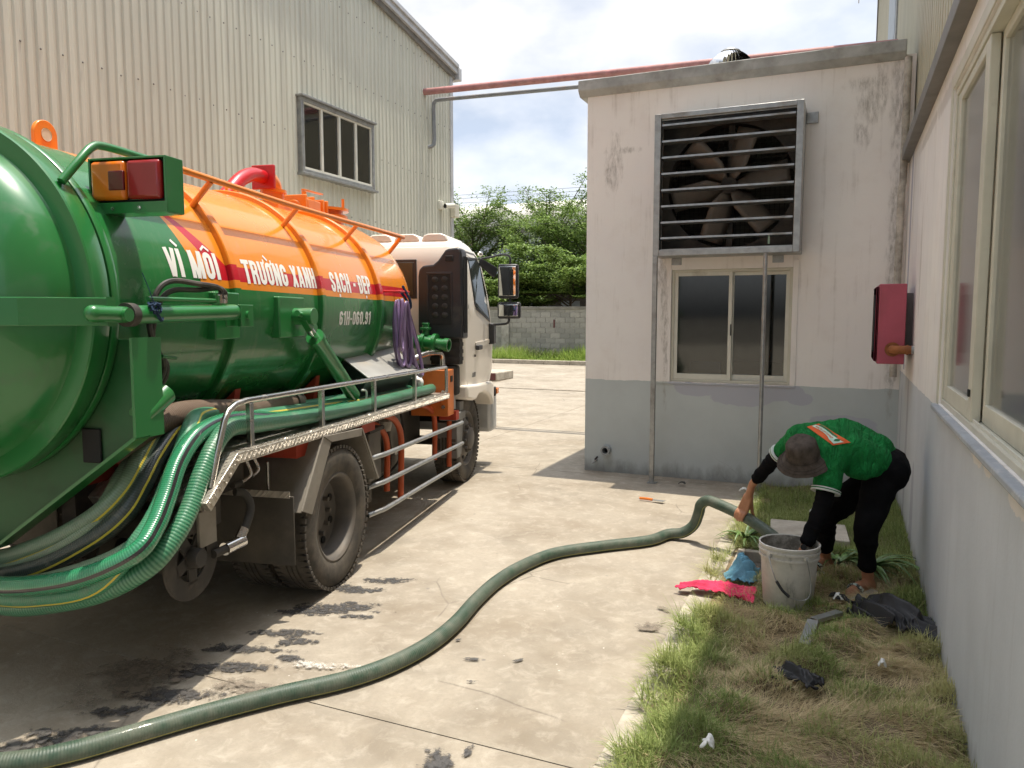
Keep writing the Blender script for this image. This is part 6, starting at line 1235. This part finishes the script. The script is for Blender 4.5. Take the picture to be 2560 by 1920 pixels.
# ================================================================== vegetation
nr = np.random.RandomState(4)
def tint_mesh(name, V, F, tint, mat, parent=None):
    me = bpy.data.meshes.new(name); me.from_pydata(V.tolist() if hasattr(V, 'tolist') else V, [], F.tolist() if hasattr(F, 'tolist') else F)
    at = me.color_attributes.new('tint', 'FLOAT_COLOR', 'POINT'); at.data.foreach_set('color', np.ascontiguousarray(tint, dtype=np.float32).ravel())
    me.materials.append(MT[mat]); o = bpy.data.objects.new(name, me); COL.objects.link(o); o.parent = parent; return o
def blades(base, az, el, ln, wd, curl, col):
    """tapered three-segment grass blades; all arguments are arrays over blades"""
    n = len(az); d = np.stack([np.cos(az)*np.cos(el), np.sin(az)*np.cos(el), np.sin(el)], 1); s = np.stack([-np.sin(az), np.cos(az), np.zeros(n)], 1)
    g_ = np.zeros((n, 3)); g_[:, 2] = -1
    V = np.zeros((n, 5, 3)); w = wd[:, None]
    p1 = base+d*(ln*.5)[:, None]+g_*(ln*curl*.22)[:, None]; p2 = base+d*ln[:, None]+g_*(ln*curl*.95)[:, None]
    V[:, 0] = base-s*w; V[:, 1] = base+s*w; V[:, 2] = p1+s*w*.75; V[:, 3] = p1-s*w*.75; V[:, 4] = p2
    i = np.arange(n)[:, None]*5; Q = (i+np.array([0, 1, 2, 3])); T = (i+np.array([3, 2, 4]))
    F = Q.tolist()+T.tolist(); C = np.ones((n, 5, 4)); C[:, :, :3] = col[:, None, :]; C[:, 0:2, :3] *= .95
    return V.reshape(-1, 3), F, C.reshape(-1, 4)
def vnoise(x, y, f, seed):
    a = np.zeros_like(x)
    r = np.random.RandomState(seed)
    for k in range(7):
        t = r.uniform(0, 6.28); q = f*r.uniform(.6, 1.7); a += np.sin((x*np.cos(t)+y*np.sin(t))*q+r.uniform(0, 6.28))
    return a/4.2
def bed_grass(n):
    x = nr.uniform(-.79, .52, n); y = 8.32-(8.32-.6)*nr.uniform(0, 1, n)**.78
    cl = vnoise(x, y, 9, 1); tf = vnoise(x, y, 17, 2); edge = np.clip((-.52-x)/.22, 0, 1); wall = np.clip((x-.36)/.14, 0, 1); far = np.clip((y-5.6)/.8, 0, 1); nearx = np.clip((-.2-x)/.5, 0, 1)
    gr = .34*cl+.28*tf+.40*edge+.55*wall+.75*far+.16*nearx+.0
    gr = np.clip(gr+nr.normal(0, .22, n), -.6, 1.3); green = gr > .12
    keep = ~((x > -.70) & (x < -.08) & (y > 5.14) & (y < 5.88)) & ~((x > -.52) & (x < .1) & (y > 6.15) & (y < 6.70)) & ~(((x+.265)**2+(y-4.88)**2) < .155**2)
    keep &= ~((x < -.72) & (tf < .05)); keep &= ~((x < -.66) & (y > 4.55) & (y < 5.9) & (tf < .35)); keep &= ~((x < -.60) & (y > 6.3) & (cl < -.2))
    keep &= ~((np.hypot(x-.14, y-5.22) < .13) & (nr.uniform(0, 1, n) < .75)) 
    x, y, green, gr, tf, cl, edge, far, wall = [q[keep] for q in (x, y, green, gr, tf, cl, edge, far, wall)]; n = len(x)
    z = np.array([soil_z(a, b) for a, b in zip(x, y)])-.008; z += np.clip(tf*.07+.02, 0, .09)*(1-far)
    swirl = vnoise(x, y, 3.2, 5)*3.3
    az = np.where(green, nr.uniform(0, 6.28, n), swirl+nr.normal(0, .55, n)); az = np.where((edge > .3) & (nr.uniform(0, 1, n) < .5), math.pi+nr.normal(0, .8, n), az)
    el = np.where(green, np.clip(nr.normal(.85, .36, n), .12, 1.5), np.clip(np.abs(nr.normal(.12, .2, n)), .0, .9))
    tall = np.where(green, .055+.085*np.clip(gr, 0, 1)*nr.uniform(.4, 1.3, n)+.05*edge, nr.uniform(.07, .18, n))
    ln = tall*nr.uniform(.7, 1.25, n); wd = np.where(green, nr.uniform(.0011, .0023, n), nr.uniform(.0008, .0016, n)); curl = np.where(green, nr.uniform(.15, .6, n), nr.uniform(.0, .35, n))
    k = nr.uniform(0, 1, (n, 1)); fr = far[:, None]
    cg = np.array([.16, .225, .06])*(1-k)+np.array([.36, .42, .15])*k; cg = cg*(1-.0*fr); yl = np.clip(vnoise(x, y, 6, 9)*.6+.15, 0, .8)[:, None]*(1-fr*.7); cg = cg*(1-yl)+np.array([.58, .52, .25])*yl
    cd = np.array([.44, .34, .19])*(1-k)+np.array([.74, .62, .38])*k
    col = np.where(green[:, None], cg, cd)
    return blades(np.stack([x, y, z], 1), az, el, ln, wd, curl, col)
V, F, C = bed_grass(150000)
stuff(tint_mesh('bed_grass', V, F, C, 'grass')); bpy.data.objects['bed_grass']['label'] = 'matted dry and green grass filling the narrow bed by the wall'; bpy.data.objects['bed_grass']['category'] = 'grass'
# tall stalks by the wall foot
n = 160; x = nr.uniform(.40, .49, n); y = nr.uniform(1.2, 7.9, n)
V, F, C = blades(np.stack([x, y, np.full(n, .02)], 1), nr.uniform(2.2, 4.2, n), nr.uniform(.9, 1.45, n), nr.uniform(.12, .30, n), nr.uniform(.0015, .003, n), nr.uniform(.2, .7, n), np.array([.10, .16, .04])*nr.uniform(.7, 1.5, (n, 1)))
o = stuff(tint_mesh('wall_weeds', V, F, C, 'grass')); o['label'] = 'thin weed stalks along the foot of the grey wall'; o['category'] = 'weeds'
# far verge
n = 26000; x = nr.uniform(-19, -5, n); y = 25.98+1.45*nr.uniform(0, 1, n); hh = np.clip(.46+.30*vnoise(x, y, 1.6, 12), .12, 1.1)*np.clip((y-25.9)/.6, .25, 1)+.35*np.exp(-((x+11.7)/.9)**2)
V, F, C = blades(np.stack([x, y, np.full(n, .09)], 1), nr.uniform(0, 6.28, n), nr.uniform(.8, 1.5, n), hh*nr.uniform(.5, 1.25, n), nr.uniform(.006, .014, n), nr.uniform(.1, .6, n), (np.array([.20, .32, .06])+nr.uniform(0, 1, (n, 1))*np.array([.22, .2, .08])))
o = stuff(tint_mesh('verge_grass', V, F, C, 'grass')); o['label'] = 'tall bright green grass at the foot of the block wall'; o['category'] = 'grass'
n = 500; x = np.concatenate([nr.normal(-11.9, .35, n//2), nr.uniform(-13, -9.5, n-n//2)]); y = nr.uniform(26.4, 27.3, n)
V, F, C = blades(np.stack([x, y, np.full(n, .1)], 1), nr.uniform(-.4, 1.2, n), nr.uniform(.9, 1.35, n), nr.uniform(.7, 1.25, n), nr.uniform(.006, .010, n), nr.uniform(.3, .8, n), np.array([.42, .40, .24])*nr.uniform(.8, 1.3, (n, 1)))
o = stuff(tint_mesh('seed_heads', V, F, C, 'grass')); o['label'] = 'pale seed stalks rising from the grass before the block wall'; o['category'] = 'grass'
# trees
def tree(name, x, y, h, spread, seed, label, dens=1.0, z0=1.0, tone=1.0, layers=9, upright=.5, leafs=.15, broad=False):
    r = random.Random(seed); q = np.random.RandomState(seed); t = thing(name, label, 'tree', (x, y, 0), 0, 'trees behind the block wall')
    m = MB(); top = V3_((r.uniform(-.25,.25), r.uniform(-.25,.25), h)); tr_ = [V3_((0,0,0)), V3_((r.uniform(-.1,.1), r.uniform(-.1,.1), h*.3)), V3_((r.uniform(-.2,.2), r.uniform(-.2,.2), h*.55)), (V3_((top.x, top.y, h*(.86 if broad else .76))))]
    m.tube(tr_, .12, 8, 4, rf=lambda l, f: .13*(h/7)*(1-.86*f)+.012)
    P = []; SZ = []
    pts = catmull(tr_, 8)
    for i in range(int(layers*3.4)):
        f = (.20 if z0 < 2 else .35)+(.78 if z0 < 2 else .63)*(i+r.random())/(layers*3.4); b = pts[min(len(pts)-1, int(f*(len(pts)-1)))]
        a = r.uniform(0, 6.28); L_ = spread*((.72+.42*math.sin(math.pi*min(1, f))) if broad else (.50+.55*math.sin(math.pi*min(1, .15+f*.8))))*r.uniform(.65, 1.15); rise = upright*r.uniform(.5, 1.3)
        e = b+V3_((math.cos(a)*L_, math.sin(a)*L_, L_*rise)); mid = b+(e-b)*.5+V3_((0, 0, L_*.10))
        br = catmull([b, mid, e], 8); m.tube(br, .03, 5, 1, rf=lambda l, f_: .035*(1-.8*f_)*(h/7)+.004)
        for j in range(3, len(br)):
            for s in range(3):
                c = br[j]; a2 = a+r.choice((-1, 1))*r.uniform(.4, 1.4); tw = L_*r.uniform(.18, .42)*(1.1-.4*j/len(br)); d = V3_((math.cos(a2), math.sin(a2), r.uniform(.05, .45)*upright+.05))
                k = max(8, int(dens*46*tw/.6)); tt = q.uniform(.1, 1, k)
                base = np.array(c)[None, :]+np.array(d)[None, :]*(tt*tw)[:, None]
                base += q.normal(0, 1, (k, 3))*np.array([.10, .10, .045])*(.5+tt)[:, None]; P.append(base)
        P.append(np.array(e)[None, :]+q.normal(0, 1, (int(16*dens), 3))*np.array([.16, .16, .09]))
    m.build('trunk', 'bark', t)
    B = np.concatenate(P); n = len(B); B[:, 2] = np.maximum(B[:, 2], z0)
    a = q.uniform(0, 6.28, n); tl = q.uniform(-.7, .7, n); s = leafs*q.uniform(.6, 1.25, n)
    u = np.stack([np.cos(a)*np.cos(tl), np.sin(a)*np.cos(tl), np.sin(tl)], 1); w_ = np.stack([-np.sin(a), np.cos(a), q.uniform(-.5, .5, n)], 1)
    V = np.stack([B-u*s[:, None]*.5, B+w_*s[:, None]*.28, B+u*s[:, None]*.5, B-w_*s[:, None]*.28], 1).reshape(-1, 3); F = np.arange(4*n).reshape(n, 4)
    k = q.uniform(0, 1, (n, 1)); col = (np.array([.075, .135, .03])*(1-k)+np.array([.235, .33, .085])*k)*tone
    C = np.ones((n, 4, 4)); C[:, :, :3] = col[:, None, :]
    tint_mesh('crown', V, F, C.reshape(-1, 4), 'leaf', t)
V3_ = Vector
tree('almond_tree', -16.9, 34.0, 8.1, 3.0, 1, 'tall open tree with fine leaves next to the shed corner', .42, 2.2, 1.0, 9, .95, .125)
tree('almond_tree', -13.4, 34.5, 7.9, 3.0, 2, 'tall open tree in the middle, its tip among the wires', .42, 2.2, 1.0, 9, 1.0, .125)
tree('almond_tree', -10.6, 33.0, 7.3, 2.9, 3, 'tall open tree half hidden behind the fan house corner', .5, 2.2, 1.15, 9, .75, .125)
tree('leafy_tree', -15.8, 30.0, 4.5, 2.3, 5, 'lower dense green tree right behind the truck cab', .75, 2.0, 1.1, 8, .45, .14, True)
tree('leafy_tree', -13.0, 29.7, 4.4, 2.3, 6, 'lower dense green tree above the mirrors of the cab', .75, 2.0, 1.15, 8, .45, .14, True)
tree('leafy_tree', -10.4, 29.8, 4.6, 2.3, 7, 'lower dense tree over the red painted number on the wall', .7, 2.7, 1.15, 8, .45, .14, True)
tree('leafy_tree', -8.0, 30.2, 4.5, 2.2, 8, 'lower dense tree whose edge meets the fan house corner', .9, 2.5, 1.1, 8, .42, .15, True)
tree('leafy_tree', -18.4, 30.5, 4.4, 2.2, 9, 'lower dense tree mostly behind the shed corner', 1.2, 1.5, 1.1, 9, .32, .17, True)
